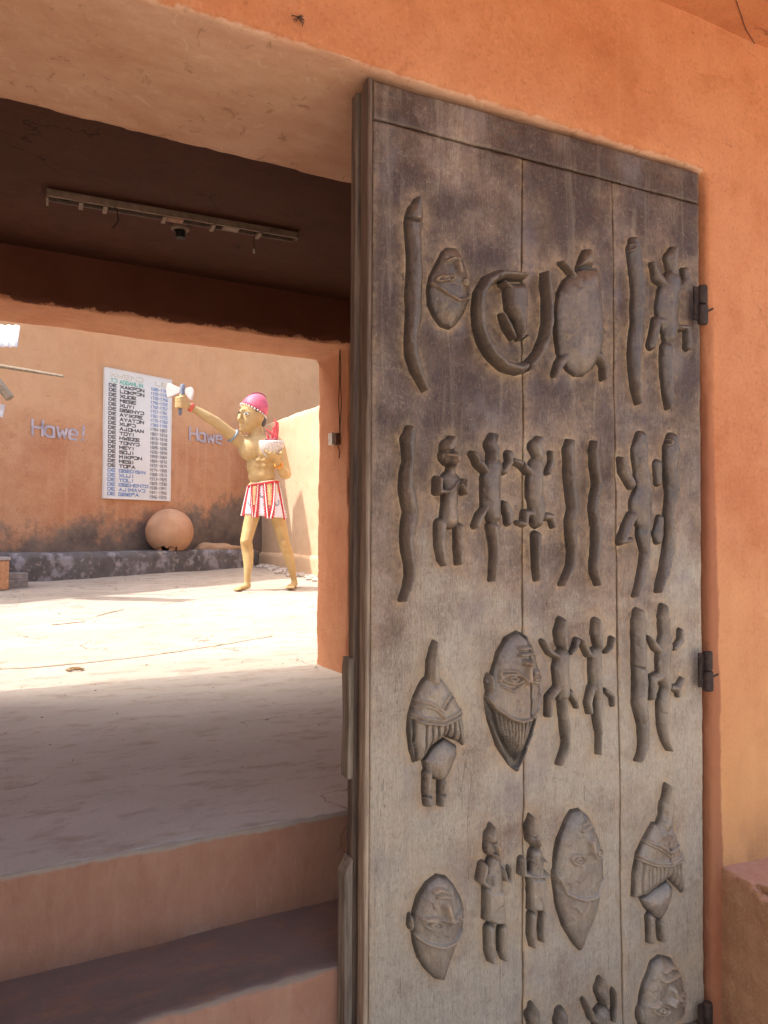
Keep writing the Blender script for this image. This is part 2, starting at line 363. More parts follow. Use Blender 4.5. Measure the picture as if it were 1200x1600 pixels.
# ------------------------------------------------------------------ the carved door
DA, DB = 1.632, -.0523           # front plane of the leaf: Y = DA + DB X
DX0, DX1 = .812, 1.897
dd = np.array([1., DB, 0.]); dd /= np.linalg.norm(dd)
dn = np.array([dd[1], -dd[0], 0.])            # outward, toward the viewer
DP0 = np.array([DX0, DA+DB*DX0, 0.])
DW = (DX1-DX0)*math.hypot(1, DB)
ZTOP, ZBOT = 1.082, -1.40
def uw(x, y, off=0.):
    P = atplane(x, y, DP0+dn*off, dn); q = P-DP0; return float(q@dd), float(P[2])
def D3(u, w, h): return DP0 + dd*u + dn*h + np.array([0, 0, w])
def tanphi(x, y):
    v = ray(x, y); return abs(float(v@dd))/abs(float(v@dn))

CROPS = dict(C5=(540,120,3.0786), C6=(800,220,3.6375), C7=(600,640,5), C8=(800,650,3.75), D1=(540,960,4), D2=(740,940,3.158),
             D3=(530,1260,3.636), D4=(840,1200,3.333), E=(720,390,5))
def sil(rows): return [((a+b_)/2, y, (b_-a)/2) for y, a, b_ in rows]
def ell(cx, cy, rx, ry, n=18): return [(cx+rx*math.cos(2*math.pi*k/n), cy+ry*math.sin(2*math.pi*k/n)) for k in range(n)]
# each carving: name, crop, height, list of shapes.  ('c', chain, hscale) tapered body, ('p', polygon, hscale, edge width m) flat-ish dome,
# ('r', polyline, width m, +-height m) raised or cut line
def eye(cx, cy, rx, ry, s=1.):
    return [('r', ell(cx, cy, rx, ry)+[(cx+rx, cy)], .0035*s, .0045*s), ('r', ell(cx, cy, rx*.35, ry*.4)+[(cx+rx*.35, cy)], .0035*s, .005*s)]
CV = []
CV.append(('snake_carving', 'C5', .024, [('c', [(350,588,22),(345,640,45),(338,690,54),(334,760,46),(340,850,45),(342,950,47),(337,1050,49),(338,1150,47),(322,1250,37),(328,1330,38),(350,1410,36),(385,1505,15)], 1), ('r', [(300,660),(345,690),(395,680)], .004, -.006)]))
CV.append(('face_carving', 'C5', .026, [('p', [(500,808),(545,815),(575,860),(600,930),(612,1000),(612,1080),(590,1140),(550,1190),(515,1210),(470,1195),(430,1150),(400,1090),(393,1020),(405,950),(440,890),(470,830)], 1, .045),
    ('r', [(405,960),(440,1000),(490,1050),(540,1078),(590,1065),(612,1040)], .004, .005), ('r', [(490,885),(520,872),(550,882)], .004, .005), ('r', [(535,905),(540,945)], .011, .008)] + eye(482,972,36,14)+eye(585,990,26,13)))
CV.append(('coiled_snake_carving', 'E', .028, [('c', [(500,205,40),(420,195,50),(320,190,56),(222,240,62),(160,340,60),(148,460,60),(160,600,62),(195,710,62),(260,820,62),(350,900,60),(450,930,58),(550,900,55),(620,805,52),(670,680,52),(692,560,50),(688,440,50),(678,330,46),(665,240,38),(660,180,22)], 1),
    ('r', [(530,850),(550,890),(545,930)], .004, -.012), ('r', [(310,200),(310,250)], .003, -.005)]))
CV.append(('frog_carving', 'E', .028, [('p', [(340,260),(520,250),(548,330),(548,600),(520,690),(470,700),(440,640),(420,560),(350,450),(330,300)], 1, .022), ('c', [(325,505,24),(370,600,42),(412,690,24)], .8), ('c', [(460,690,30),(515,670,30)], .7), ('c', [(330,260,34),(380,300,30)], .9), ('r', [(553,165),(558,400),(548,560),(550,640),(510,700)], .003, -.012)]))
CV.append(('turtle_carving', 'C6', .028, [('p', [(380,720),(430,705),(500,710),(525,740),(535,850),(548,1000),(550,1150),(530,1220),(490,1290),(430,1335),(370,1335),(320,1300),(260,1200),(245,1080),(245,950),(262,850),(300,780),(350,740)], 1, .05),
    ('p', [(365,715),(395,640),(420,608),(455,605),(480,660),(478,715)], .85, .02), ('c', [(285,690,18),(320,720,26),(350,770,24)], .7), ('c', [(320,1210,36),(275,1270,36),(245,1330,24)], .7), ('c', [(500,1220,36),(530,1280,30),(525,1350,20)], .7),
    ('r', [(370,730),(430,712),(500,722)], .004, -.004)]))
CV.append(('snake_carving', 'C6', .020, [('c', [(700,570,36),(705,620,52),(712,690,50),(722,780,50),(730,870,47),(722,960,46),(722,1050,44),(712,1150,48),(702,1230,41),(705,1320,36),(712,1400,32),(722,1490,16)], 1), ('r', ell(690,600,18,18)+[(708,600)], .003, .003)]))
CV.append(('lizard_carving', 'C6', .020, [('c', [(925,620,32),(915,670,50),(925,750,40)], .95), ('c', [(925,790,60),(905,880,76),(895,960,78),(905,1040,68),(900,1110,46)], 1), ('c', [(890,1180,45),(885,1260,44),(890,1350,42),(895,1440,37),(893,1515,20)], .9),
    ('c', [(870,820,24),(835,770,38),(800,700,22)], .8), ('c', [(960,830,26),(990,790,28),(990,740,30)], .8), ('c', [(890,1030,30),(830,1025,34),(800,1160,32)], .8), ('c', [(960,1060,26),(1000,1060,24),(1005,1170,28)], .8)]))
CV.append(('snake_carving', 'C7', .026, [('c', sil([(150,165,262),(230,130,280),(300,140,265),(400,150,260),(500,125,255),(600,120,265),(700,135,285),(800,155,300),(900,135,285),(1000,125,258),(1100,135,262),(1200,160,275),(1300,165,265),(1400,150,235),(1490,122,185)]), 1)]))
CV.append(('figure_carving', 'C7', .026, [('c', [(540,225,42),(515,290,76),(520,370,80),(540,430,54)], 1), ('c', [(530,480,50),(530,540,70)], .6), ('c', [(530,560,92),(530,660,76),(525,760,76),(525,850,88)], .75),
    ('c', [(455,900,62),(445,1050,52),(455,1170,38),(475,1210,28)], .8), ('c', [(595,920,50),(590,1080,44),(590,1200,32)], .8), ('c', [(430,545,46),(428,640,44),(500,640,34),(570,560,30)], 1), ('c', [(630,560,40),(635,650,36),(590,580,28)], 1), ('c', [(450,350,22),(452,390,18)], .7),
    ('r', [(455,310),(520,325),(595,305)], .004, -.004), ('r', [(500,350),(540,362)], .004, .005), ('r', [(560,350),(558,400)], .008, .008), ('r', [(525,432),(580,430)], .003, -.005)]))
CV.append(('lizard_carving', 'C7', .024, [('c', [(865,215,52),(845,270,62),(862,320,56),(862,385,56)], 1), ('c', [(870,450,86),(850,550,94),(850,650,94),(850,750,94),(870,830,72)], 1), ('c', [(860,920,60),(875,1020,56),(880,1120,50),(870,1220,44),(850,1330,30)], .9),
    ('c', [(800,480,40),(745,410,50),(705,345,40)], .85), ('c', [(945,480,40),(985,410,38),(985,350,46)], .7), ('c', [(790,770,34),(755,830,46),(725,905,42)], .85), ('c', [(950,740,40),(980,810,50),(980,880,40)], .7), ('r', [(880,200),(885,250)], .004, -.005)]))
CV.append(('lizard_carving', 'C8', .022, [('c', [(165,135,32),(145,178,50),(160,235,40)], 1), ('c', [(152,290,56),(145,380,60),(145,470,62),(160,560,55),(155,620,46)], 1), ('c', [(150,700,35),(148,800,31),(148,880,28),(150,960,18)], .9),
    ('c', [(110,330,30),(60,280,32),(15,262,28)], .8), ('c', [(215,330,24),(240,270,28),(232,215,22)], .7), ('c', [(115,570,30),(85,570,30),(75,635,26),(40,625,22)], .8), ('c', [(200,590,30),(235,590,28),(245,640,26)], .7), ('r', [(50,195),(85,260),(80,330)], .003, -.008)]))
CV.append(('snake_carving', 'C8', .022, [('c', sil([(148,318,372),(200,300,385),(270,305,382),(350,305,382),(450,315,400),(540,330,408),(620,312,388),(700,315,392),(800,328,392),(880,320,385),(940,295,352),(985,278,325)]), 1)]))
CV.append(('snake_carving', 'C8', .020, [('c', sil([(155,465,512),(200,455,512),(300,458,525),(400,475,542),(470,460,530),(550,450,515),(650,465,540),(750,470,540),(850,458,520),(920,462,524),(985,488,530)]), 1)]))
CV.append(('lizard_carving', 'C8', .020, [('c', sil([(120,725,808),(200,700,825),(270,705,815),(340,720,830)]), 1), ('c', sil([(340,715,832),(420,725,845),(520,690,845),(600,715,842),(640,735,840)]), 1), ('c', sil([(640,735,840),(700,730,830),(800,755,825),(900,740,820),(1000,722,785),(1055,712,742)]), .9),
    ('c', [(645,250,22),(665,320,38),(705,400,36)], .85), ('c', [(860,285,34),(862,390,26)], .6), ('c', [(710,590,36),(680,660,38),(648,735,30),(695,725,26)], .85), ('c', [(872,600,26),(865,690,42),(862,725,30)], .6)]))
CV.append(('snake_carving', 'C8', .022, [('c', sil([(130,905,990),(200,888,1008),(280,888,985),(350,895,995),(430,900,1003),(520,895,978),(600,890,965),(700,895,975),(800,885,972),(880,870,950),(960,855,915),(1028,845,882)]), 1), ('r', ell(932,150,16,16)+[(948,150)], .003, .003)]))
rd = [('r', [(425,540),(520,550),(590,590),(615,650)], .003, .004), ('r', [(412,592),(500,572),(560,590),(608,640)], .003, .004), ('r', [(402,625),(500,650),(610,660),(740,600)], .003, .004), ('r', [(400,645),(500,680),(610,690),(745,625)], .003, .004),
      ('r', [(600,580),(630,520),(680,500)], .003, .004), ('r', [(622,585),(660,535),(700,530)], .003, .004)]
rd += [('r', [(a, b_), (c, d)], .003, -.005) for a, b_, c, d in ((505,690,505,880),(545,695,550,830),(580,697,590,790),(620,695,628,770),(650,690,655,780),(682,680,690,790),(712,670,735,810))] + [('r', [(440,660),(440,800),(465,930)], .003, -.006)]
CV.append(('bird_carving', 'D1', .024, [('c', sil([(170,553,577),(220,525,585),(300,505,608),(360,508,600),(410,500,612)]), 1), ('p', [(500,400),(610,400),(650,450),(700,520),(745,600),(760,700),(765,830),(720,800),(630,770),(540,830),(480,920),(430,940),(400,860),(386,740),(400,620),(430,520),(465,450)], 1, .03),
    ('p', [(480,920),(560,820),(630,775),(720,825),(720,880),(680,970),(630,1060),(560,1040),(500,990)], .95, .05), ('c', [(520,1000,38),(515,1100,38),(522,1180,38)], .8), ('c', [(612,1060,36),(608,1160,36),(604,1185,32)], .8), ('r', [(490,1150),(550,1150)], .003, -.005), ('r', [(575,1140),(640,1140)], .003, -.005)] + rd))
bd = []
arc = [(80,462),(120,530),(180,575),(230,590),(290,575),(335,530),(355,470)]
for k in range(20):
    t = k/19*6; i = min(5, int(t)); q = t-i; ax = arc[i][0]*(1-q)+arc[i+1][0]*q; ay = arc[i][1]*(1-q)+arc[i+1][1]*q
    bd.append(('r', [(ax, ay+12), ((ax*.55+235*.45)+(ax-235)*.12, ay*.55+840*.45), (235+(ax-235)*.12, 825)], .0032, -.0065))
CV.append(('bearded_face_carving', 'D2', .030, [('p', [(235,145),(290,170),(330,260),(355,380),(355,500),(330,620),(290,740),(235,850),(190,820),(120,720),(75,600),(55,500),(65,440),(95,340),(120,260),(170,180)], 1, .06), ('p', ell(86,405,27,50), .8, .012), ('r', ell(88,400,12,28)+[(100,400)], .003, -.006),
    ('r', arc, .004, .006), ('r', [(228,232),(300,226)], .005, .007), ('r', [(226,262),(302,256)], .005, .007), ('r', [(240,300),(285,298)], .006, .006), ('r', [(260,310),(262,375)], .014, .009), ('r', [(140,400),(150,345),(200,340),(250,390),(280,390),(300,345),(345,350)], .003, .005), ('r', [(145,420),(190,440),(240,400)], .003, .004), ('r', [(240,145),(285,190),(283,300),(287,600),(283,740)], .003, -.01)] + eye(192,380,42,22,1.1)+eye(316,378,34,22,1.1)+bd))
CV.append(('lizard_carving', 'D2', .022, [('c', sil([(100,412,472),(150,400,482),(200,408,484),(235,425,475)]), 1), ('c', sil([(270,405,490),(330,388,490),(400,395,495),(460,402,490)]), 1), ('c', sil([(460,410,482),(500,415,470),(600,425,487),(700,438,482),(750,425,475),(803,410,440)]), .9),
    ('c', [(348,200,20),(380,250,23),(425,275,22)], .8), ('c', [(480,255,16),(500,235,18),(515,195,22)], .6), ('c', [(415,430,26),(380,475,28),(372,560,22)], .8), ('c', [(480,450,22),(505,490,20),(512,520,16)], .6)]))
CV.append(('lizard_carving', 'D2', .020, [('c', sil([(100,585,640),(150,580,656),(195,590,650),(225,600,645)]), 1), ('c', sil([(260,572,650),(340,570,650),(420,575,650),(470,590,650)]), 1), ('c', sil([(470,592,648),(560,588,642),(650,603,640),(750,605,633)]), .9),
    ('c', [(540,200,19),(570,260,22),(610,272,18)], .8), ('c', [(655,250,14),(680,225,16),(688,185,18)], .6), ('c', [(585,430,24),(570,500,23),(575,548,18)], .8), ('c', [(655,440,16),(690,470,18),(690,510,16)], .6)]))
CV.append(('snake_carving', 'D2', .022, [('c', sil([(55,788,850),(100,780,870),(200,782,865),(300,785,870),(400,790,880),(500,785,872),(600,810,885),(700,815,880),(760,808,850),(788,803,822)]), 1), ('r', [(790,320),(870,335)], .003, -.004)]))
CV.append(('lizard_carving', 'D2', .020, [('c', sil([(28,920,970),(80,910,985),(150,915,985)]), 1), ('c', sil([(150,918,985),(220,905,1000),(300,900,990),(360,905,985),(420,925,985)]), 1), ('c', sil([(420,925,985),(500,905,980),(600,905,966),(680,925,975),(732,958,986)]), .9),
    ('c', [(870,178,15),(905,225,26),(940,255,22)], .8), ('c', [(995,230,18),(1028,190,22),(1025,145,18)], .6), ('c', [(925,370,30),(890,385,30),(885,470,25)], .8), ('c', [(980,425,20),(1010,430,24),(1030,380,14)], .6), ('c', [(1010,430,20),(1012,462,16)], .5)]))
CV.append(('face_carving', 'D3', .026, [('p', [(570,400),(630,410),(680,460),(720,530),(735,590),(730,680),(700,760),(650,900),(610,1005),(560,1000),(500,950),(450,880),(420,790),(410,700),(420,620),(450,530),(500,450)], 1, .055), ('p', ell(412,665,24,50), .8, .012), ('r', ell(412,665,10,30)+[(422,665)], .003, -.005),
    ('r', [(440,745),(500,780),(580,795),(660,775),(720,720)], .004, .005), ('r', [(545,495),(580,478),(620,490)], .004, .005), ('r', [(560,515),(600,508),(635,515)], .004, .005), ('r', [(605,555),(625,640)], .013, .009), ('r', [(480,650),(530,635),(590,640),(640,630),(700,595)], .003, .004)] + eye(535,670,48,23)+eye(683,630,36,23)))
CV.append(('figure_carving', 'D3', .024, [('c', sil([(112,855,890),(170,825,915),(240,820,925),(285,862,922)]), 1), ('c', [(885,320,50),(880,400,72),(885,470,66)], .8), ('p', [(815,465),(945,465),(965,670),(880,680),(812,655)], .9, .014), ('c', [(825,340,32),(808,420,30),(845,455,24)], 1), ('c', [(930,360,22),(945,415,20),(970,425,18),(972,350,14)], .8),
    ('c', [(860,700,40),(858,820,33),(868,880,24)], .8), ('c', [(935,700,36),(930,820,31),(942,868,24)], .8), ('c', [(870,400,34),(870,430,30)], 1.05), ('r', [(860,215),(915,215)], .003, -.004), ('r', [(895,220),(905,255)], .006, .006), ('r', [(880,270),(915,270)], .003, -.004)]))
CV.append(('figure_carving', 'D3', .022, [('c', sil([(58,1085,1112),(120,1060,1145),(180,1065,1152),(228,1100,1148)]), 1), ('c', [(1122,275,45),(1128,330,52),(1125,400,54)], .8), ('p', [(1065,395),(1185,395),(1180,600),(1120,598),(1072,600)], .9, .012), ('c', [(1045,310,30),(1040,380,28),(1110,395,24),(1180,385,20)], 1), ('c', [(1100,310,18),(1102,312,16)], 1.1), ('c', [(1165,305,16),(1166,308,14)], 1.1),
    ('c', [(1100,620,30),(1098,730,29),(1105,795,22)], .8), ('c', [(1160,610,24),(1152,710,20),(1155,765,17)], .8), ('r', [(1090,180),(1150,175)], .003, -.004), ('r', [(1130,180),(1140,215)], .005, .005)]))
CV.append(('face_carving', 'D4', .026, [('p', [(235,218),(290,260),(340,360),(368,480),(370,600),(330,760),(290,860),(240,968),(200,930),(140,840),(95,720),(78,600),(85,500),(110,380),(150,290),(190,230)], 1, .06), ('p', ell(98,565,20,38), .8, .01),
    ('r', [(130,580),(160,660),(240,685),(320,665),(365,590)], .004, .004), ('r', [(232,325),(265,312),(300,312)], .005, .005), ('r', [(238,300),(270,288),(305,300)], .004, .004), ('r', [(272,380),(275,425)], .012, .009)] + eye(210,475,32,24)+eye(325,445,32,24)))
CV.append(('bird_carving', 'D4', .022, [('c', sil([(92,673,697),(130,658,706),(200,638,738),(250,636,725),(300,620,720)]), 1), ('p', [(610,290),(715,290),(745,370),(768,450),(778,550),(780,660),(690,580),(570,665),(520,685),(492,685),(498,560),(520,450),(560,370)], 1, .03), ('p', [(530,690),(600,640),(690,585),(725,620),(715,690),(660,800),(620,790),(560,740)], .95, .04),
    ('c', [(590,780,26),(588,850,22),(592,900,26)], .8), ('c', [(645,810,22),(645,860,20),(655,890,26)], .8)] + [('r', [(565,380),(630,400),(690,440)], .003, .004), ('r', [(575,395),(630,420),(688,460)], .003, .004), ('r', [(530,460),(610,490),(690,492),(765,455)], .003, .004), ('r', [(525,480),(610,505),(690,505),(768,470)], .003, .004), ('r', [(560,500),(550,600),(555,670)], .003, -.005), ('r', [(692,440),(740,400)], .003, .004), ('r', [(692,420),(692,500)], .003, -.004)] +
    [('r', [(580+20*k, 510), (580+20*k, 655-9*k)], .0025, -.0035) for k in range(6)] + [('r', [(705+18*k, 500), (712+20*k, 590+18*k)], .0025, -.0035) for k in range(4)]))
CV.append(('face_carving', 'D4', .022, [('p', [(650,985),(720,1000),(770,1080),(790,1180),(790,1300),(740,1480),(650,1600),(560,1480),(520,1300),(550,1150),(600,1020)], 1, .055), ('p', ell(540,1290,22,45), .8, .01),
    ('r', [(655,1060),(700,1040),(735,1050)], .005, .006), ('r', [(650,1105),(700,1090),(740,1080)], .005, .006), ('r', [(700,1150),(710,1190),(690,1215)], .012, .008), ('r', [(590,1250),(640,1215),(690,1225),(740,1180),(780,1180)], .003, .004)] + eye(640,1255,38,24)+eye(752,1208,30,24)))
CV.append(('lizard_carving', 'D4', .024, [('c', sil([(1112,320,360),(1160,300,385),(1215,318,380)]), 1), ('c', [(345,1290,52),(345,1400,62),(345,1500,55)], 1), ('c', [(252,1220,16),(290,1300,28),(330,1340,28)], .8), ('c', [(400,1160,13),(402,1240,16),(395,1310,20)], .6)]))
CV.append(('lizard_carving', 'D3', .024, [('c', sil([(1140,1082,1128),(1190,1062,1158),(1240,1075,1160)]), 1), ('c', [(1120,1320,60),(1120,1450,60)], 1)]))
CV.append(('lizard_carving', 'D4', .022, [('c', sil([(1285,95,165),(1320,85,175),(1370,95,170)]), 1), ('c', [(130,1440,60),(130,1560,60)], 1)]))

def seg_d(P, a, b_):
    ab = b_-a; t = np.clip(((P-a)@ab)/max(ab@ab, 1e-12), 0, 1); return np.hypot(*(P-(a+t[..., None]*ab)).transpose(2, 0, 1)), t
def prep(c):
    name, cr, H, shapes = c; x0, y0, s = CROPS[cr]; out = []
    for sh in shapes:
        if sh[0] == 'c':
            pts = []; hs = H*sh[2]
            for cx, cy, r in sh[1]:
                X, Y = x0+cx/s, y0+cy/s; rp = r/s
                u, w = uw(X, Y, hs/2); ua = uw(X-rp, Y, hs/2)[0]; ub = uw(X+rp, Y, hs/2)[0]
                hw = (ub-ua)/2; pts.append((u, w, max(.56*hw, hw-hs*tanphi(X, Y)*.30)))
            out.append(('c', np.array(pts), hs))
        elif sh[0] == 'p':
            hs = H*sh[2]; P = np.array([uw(x0+cx/s, y0+cy/s, hs/2) for cx, cy in sh[1]]); mx = (P[:, 0].min()+P[:, 0].max())/2
            half = (P[:, 0].max()-P[:, 0].min())/2; mid = uw(x0+sum(p[0] for p in sh[1])/len(sh[1])/s, y0+sh[1][0][1]/s)
            tp = tanphi(x0+sum(p[0] for p in sh[1])/len(sh[1])/s, y0+sh[1][0][1]/s)
            k = max(.7, (half-hs*tp*.3)/half); P[:, 0] = mx+(P[:, 0]-mx)*k
            out.append(('p', P, hs, sh[3]))
        else:
            P = np.array([uw(x0+cx/s, y0+cy/s, H*.9) for cx, cy in sh[1]]); out.append(('r', P, sh[2], sh[3]))
    return name, H, out
def chain_eval(P, pts):
    best = np.full(P.shape[:2], 9.); rr = np.zeros(P.shape[:2])
    for a, b_ in zip(pts, pts[1:]):
        d, t = seg_d(P, a[:2], b_[:2]); r = a[2]+(b_[2]-a[2])*t; s = d-r
        k = s < best; best = np.where(k, s, best); rr = np.where(k, r, rr)
    return best, rr
def poly_eval(P, V):
    d = np.full(P.shape[:2], 9.); inside = np.zeros(P.shape[:2], bool); n = len(V)
    for i in range(n):
        a, b_ = V[i], V[(i+1) % n]; dd_, t = seg_d(P, a, b_); d = np.minimum(d, dd_)
        c1 = (a[1] > P[..., 1]) != (b_[1] > P[..., 1])
        xi = (b_[0]-a[0])*(P[..., 1]-a[1])/((b_[1]-a[1]) or 1e-9)+a[0]
        inside ^= c1 & (P[..., 0] < xi)
    return np.where(inside, -d, d)
def vnoise(P, f, seed):      # smooth value noise on a grid, vectorised
    q = P*f+seed*17.3; i = np.floor(q).astype(int); fr = q-i; fr = fr*fr*(3-2*fr)
    def h(a, b_): v = np.sin(a*127.1+b_*311.7+seed)*43758.5453; return v-np.floor(v)
    a = h(i[..., 0], i[..., 1]); b_ = h(i[..., 0]+1, i[..., 1]); c = h(i[..., 0], i[..., 1]+1); d = h(i[..., 0]+1, i[..., 1]+1)
    return ((a*(1-fr[..., 0])+b_*fr[..., 0])*(1-fr[..., 1])+(c*(1-fr[..., 0])+d*fr[..., 0])*fr[..., 1])*2-1
def facet(P, size, tilt, seed):      # flat chisel cuts: every cell is its own slightly tilted plane
    q = P/np.asarray(size); i = np.floor(q).astype(int); best = np.full(P.shape[:2], 99.); out = np.zeros(P.shape[:2])
    def h(a, b_, k): v = np.sin(a*127.1+b_*311.7+k*74.7+seed)*43758.5453; return v-np.floor(v)
    for dy in (-1, 0, 1):
        for dx in (-1, 0, 1):
            a = i[..., 0]+dx; b_ = i[..., 1]+dy; cx = a+h(a, b_, 1); cy = b_+h(a, b_, 2); d = (q[..., 0]-cx)**2+(q[..., 1]-cy)**2
            hh = tilt*((h(a, b_, 3)-.5)*(q[..., 0]-cx)+(h(a, b_, 4)-.5)*(q[..., 1]-cy)+.5*(h(a, b_, 5)-.5))
            k = d < best; best = np.where(k, d, best); out = np.where(k, hh, out)
    return out
def sdf_of(P, prims):
    s = np.full(P.shape[:2], 9.)
    for p in prims:
        if p[0] == 'c': s = np.minimum(s, chain_eval(P, p[1])[0])
        elif p[0] == 'p': s = np.minimum(s, poly_eval(P, p[1]))
    return s
def height_of(P, prims, seed, cuts=1.):
    h = np.zeros(P.shape[:2])
    for p in prims:
        if p[0] == 'c':
            s, r = chain_eval(P, p[1]); t = np.clip(-s/np.maximum(r*.95, .004), 0, 1)
            h = np.maximum(h, p[2]*(.22*np.clip(-s/.004, 0, 1)+.78*np.sin(t*np.pi/2)))
        elif p[0] == 'p':
            s = poly_eval(P, p[1]); t = np.clip(-s/p[3], 0, 1); h = np.maximum(h, p[2]*(.20*np.clip(-s/.004, 0, 1)+.80*np.sin(t*np.pi/2)**.9))
    for p in prims:
        if p[0] == 'r':
            d = np.full(P.shape[:2], 9.)
            for a, b_ in zip(p[1], p[1][1:]): d = np.minimum(d, seg_d(P, a, b_)[0])
            h = h+2.3*p[3]*np.exp(-(d/(p[2]*.75))**2)*np.clip(h/.008, 0, 1)
    h = h + (cuts*facet(P+.004*vnoise(P, 60, seed+8)[..., None], (.016, .030), .0042, seed)+.0006*vnoise(P, 38, seed)+.0004*vnoise(P*np.array([1, .35]), 200, seed+3))*np.clip(h/.01, 0, 1)
    return h

CV = [(a, b_, h_*1.3, sh) for a, b_, h_, sh in CV]
prepped = [prep(c) for c in CV]
# wood
def woodmat(name, dark=0.):
    s = NB(name); z = s.sep(2)
    s.b.inputs['Specular IOR Level'].default_value = .55 if dark else .35
    grain = s.noise(1, 7, .7, s.map((110, 110, 9))); grain2 = s.noise(1, 6, .6, s.map((30, 30, 2.2)), .8)
    blot = s.noise(3.2, 6, .62); blot2 = s.noise(11, 6, .65); adze = s.noise(1, 4, .5, s.map((26, 26, 44), (0, .5, 0)), .5)
    t = s.math('ADD', s.ramp(z, .50, -.66), s.math('MULTIPLY', s.math('SUBTRACT', blot, .5), 2.2))
    t = s.math('ADD', t, s.math('MULTIPLY', s.math('SUBTRACT', blot2, .5), 1.1))
    c = s.mix(s.ramp(t, .0, .5), (.055,.029,.021), (.185,.122,.092)); c = s.mix(s.ramp(t, .45, 1.0), c, (.37,.315,.24))
    hf = s.noise(1, 4, .75, s.map((420, 420, 70)), .3); hf2 = s.noise(170, 4, .8)
    c = s.mix(s.math('MULTIPLY', s.ramp(hf, .50, .64), .34), c, s.mix(s.ramp(t, 0, .6), (.24,.165,.115), (.55,.47,.36))); c = s.mix(s.math('MULTIPLY', s.ramp(hf, .47, .34), .50), c, (.06,.045,.035))
    c = s.mix(s.math('MULTIPLY', s.ramp(hf2, .56, .68), .30), c, s.mix(s.ramp(t, 0, .6), (.26,.18,.12), (.52,.42,.30))); c = s.mix(s.math('MULTIPLY', s.ramp(hf2, .42, .32), .35), c, (.07,.05,.04))
    spl = s.noise(1, 3, .5, s.map((24, 24, 1.1)), .6)
    c = s.mix(s.math('MULTIPLY', s.ramp(s.math('ABSOLUTE', s.math('SUBTRACT', spl, .5)), .0035, .001), .5), c, (.04,.03,.025))
    vio = s.noise(4.5, 5, .6, s.map((1.3, 1.3, .8)))
    c = s.mix(s.math('MULTIPLY', s.ramp(vio, .54, .66), .45), c, (.19,.155,.155))
    c = s.mix(s.math('MULTIPLY', s.ramp(grain, .45, .75), .30), c, (.12,.08,.06))
    c = s.mix(s.math('MULTIPLY', s.ramp(grain2, .55, .75), .25), c, (.45,.36,.26))
    mk = s.noise(1, 3, .6, s.map((42, 42, 90), (0, .7, 0)), 1.2)
    c = s.mix(s.math('MULTIPLY', s.ramp(mk, .60, .70), .28), c, s.mix(s.ramp(t, 0, .6), (.28,.20,.14), (.50,.40,.29)))
    c = s.mix(s.math('MULTIPLY', s.ramp(mk, .40, .30), .25), c, (.09,.06,.045))
    dust_glint = s.attr('dust_glint')
    dn_ = s.math('MULTIPLY', dust_glint, s.ramp(s.noise(60, 4, .7), .3, .62))
    c = s.mix(s.math('MULTIPLY', dn_, .8), c, (.50,.33,.18))
    c = s.mix(s.math('MULTIPLY', s.ramp(dust_glint, .80, .97), .35), c, (.52,.39,.25))  # painted bright rim where carving edges would catch light
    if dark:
        worn = s.math('SUBTRACT', 1., dust_glint)  # where neither dust nor painted glint lies
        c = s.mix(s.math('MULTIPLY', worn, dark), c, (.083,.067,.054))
        c = s.mix(s.math('MULTIPLY', s.attr('flank_shade'), s.ramp(s.noise(16, 5, .65), .25, .6, .55, .95)), c, (.040,.031,.025))  # relief shade painted dark on the carving sides, with dirt in grooves
    fine = s.noise(260, 3, .6)
    sc_ = s.noise(1, 3, .5, s.map((55, 55, 55)), 2.5)
    c = s.mix(s.math('MULTIPLY', s.ramp(sc_, .70, .74), .25), c, (.50,.40,.29))
    s.bump(adze, .0035, .55); s.bump(grain, .0016, .7); s.bump(hf, .0010, .6); s.bump(fine, .0006, .5)
    return s.done(c, s.ramp(blot2, .3, .7, .24, .42) if dark else s.ramp(blot2, .3, .7, .36, .62))
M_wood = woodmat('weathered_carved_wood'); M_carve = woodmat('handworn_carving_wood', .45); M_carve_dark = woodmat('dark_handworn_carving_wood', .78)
s_ = NB('door_edge_wood'); g_ = s_.noise(1, 6, .7, s_.map((60, 60, 4))); c_ = s_.mix(s_.ramp(g_, .35, .65), (.07,.05,.042), (.22,.15,.10)); s_.bump(g_, .002, .7); M_edge = s_.done(c_, .7)
s_ = NB('batten_wood'); g_ = s_.noise(1, 6, .7, s_.map((70, 70, 5))); c_ = s_.mix(s_.ramp(g_, .35, .65), (.12,.09,.065), (.34,.28,.21)); s_.bump(g_, .002, .7); M_batten = s_.done(c_, .8)
s_ = NB('edge_strip_wood'); g_ = s_.noise(1, 6, .7, s_.map((80, 80, 5))); z_ = s_.ramp(s_.math('ADD', s_.sep(2), s_.math('MULTIPLY', s_.noise(6, 4), .8)), .9, -.3)
c_ = s_.mix(s_.ramp(g_, .35, .65), s_.mix(z_, (.09,.055,.04), (.22,.16,.11)), s_.mix(z_, (.18,.12,.085), (.50,.38,.26))); s_.bump(g_, .002, .7); M_stripw = s_.done(c_, .8)

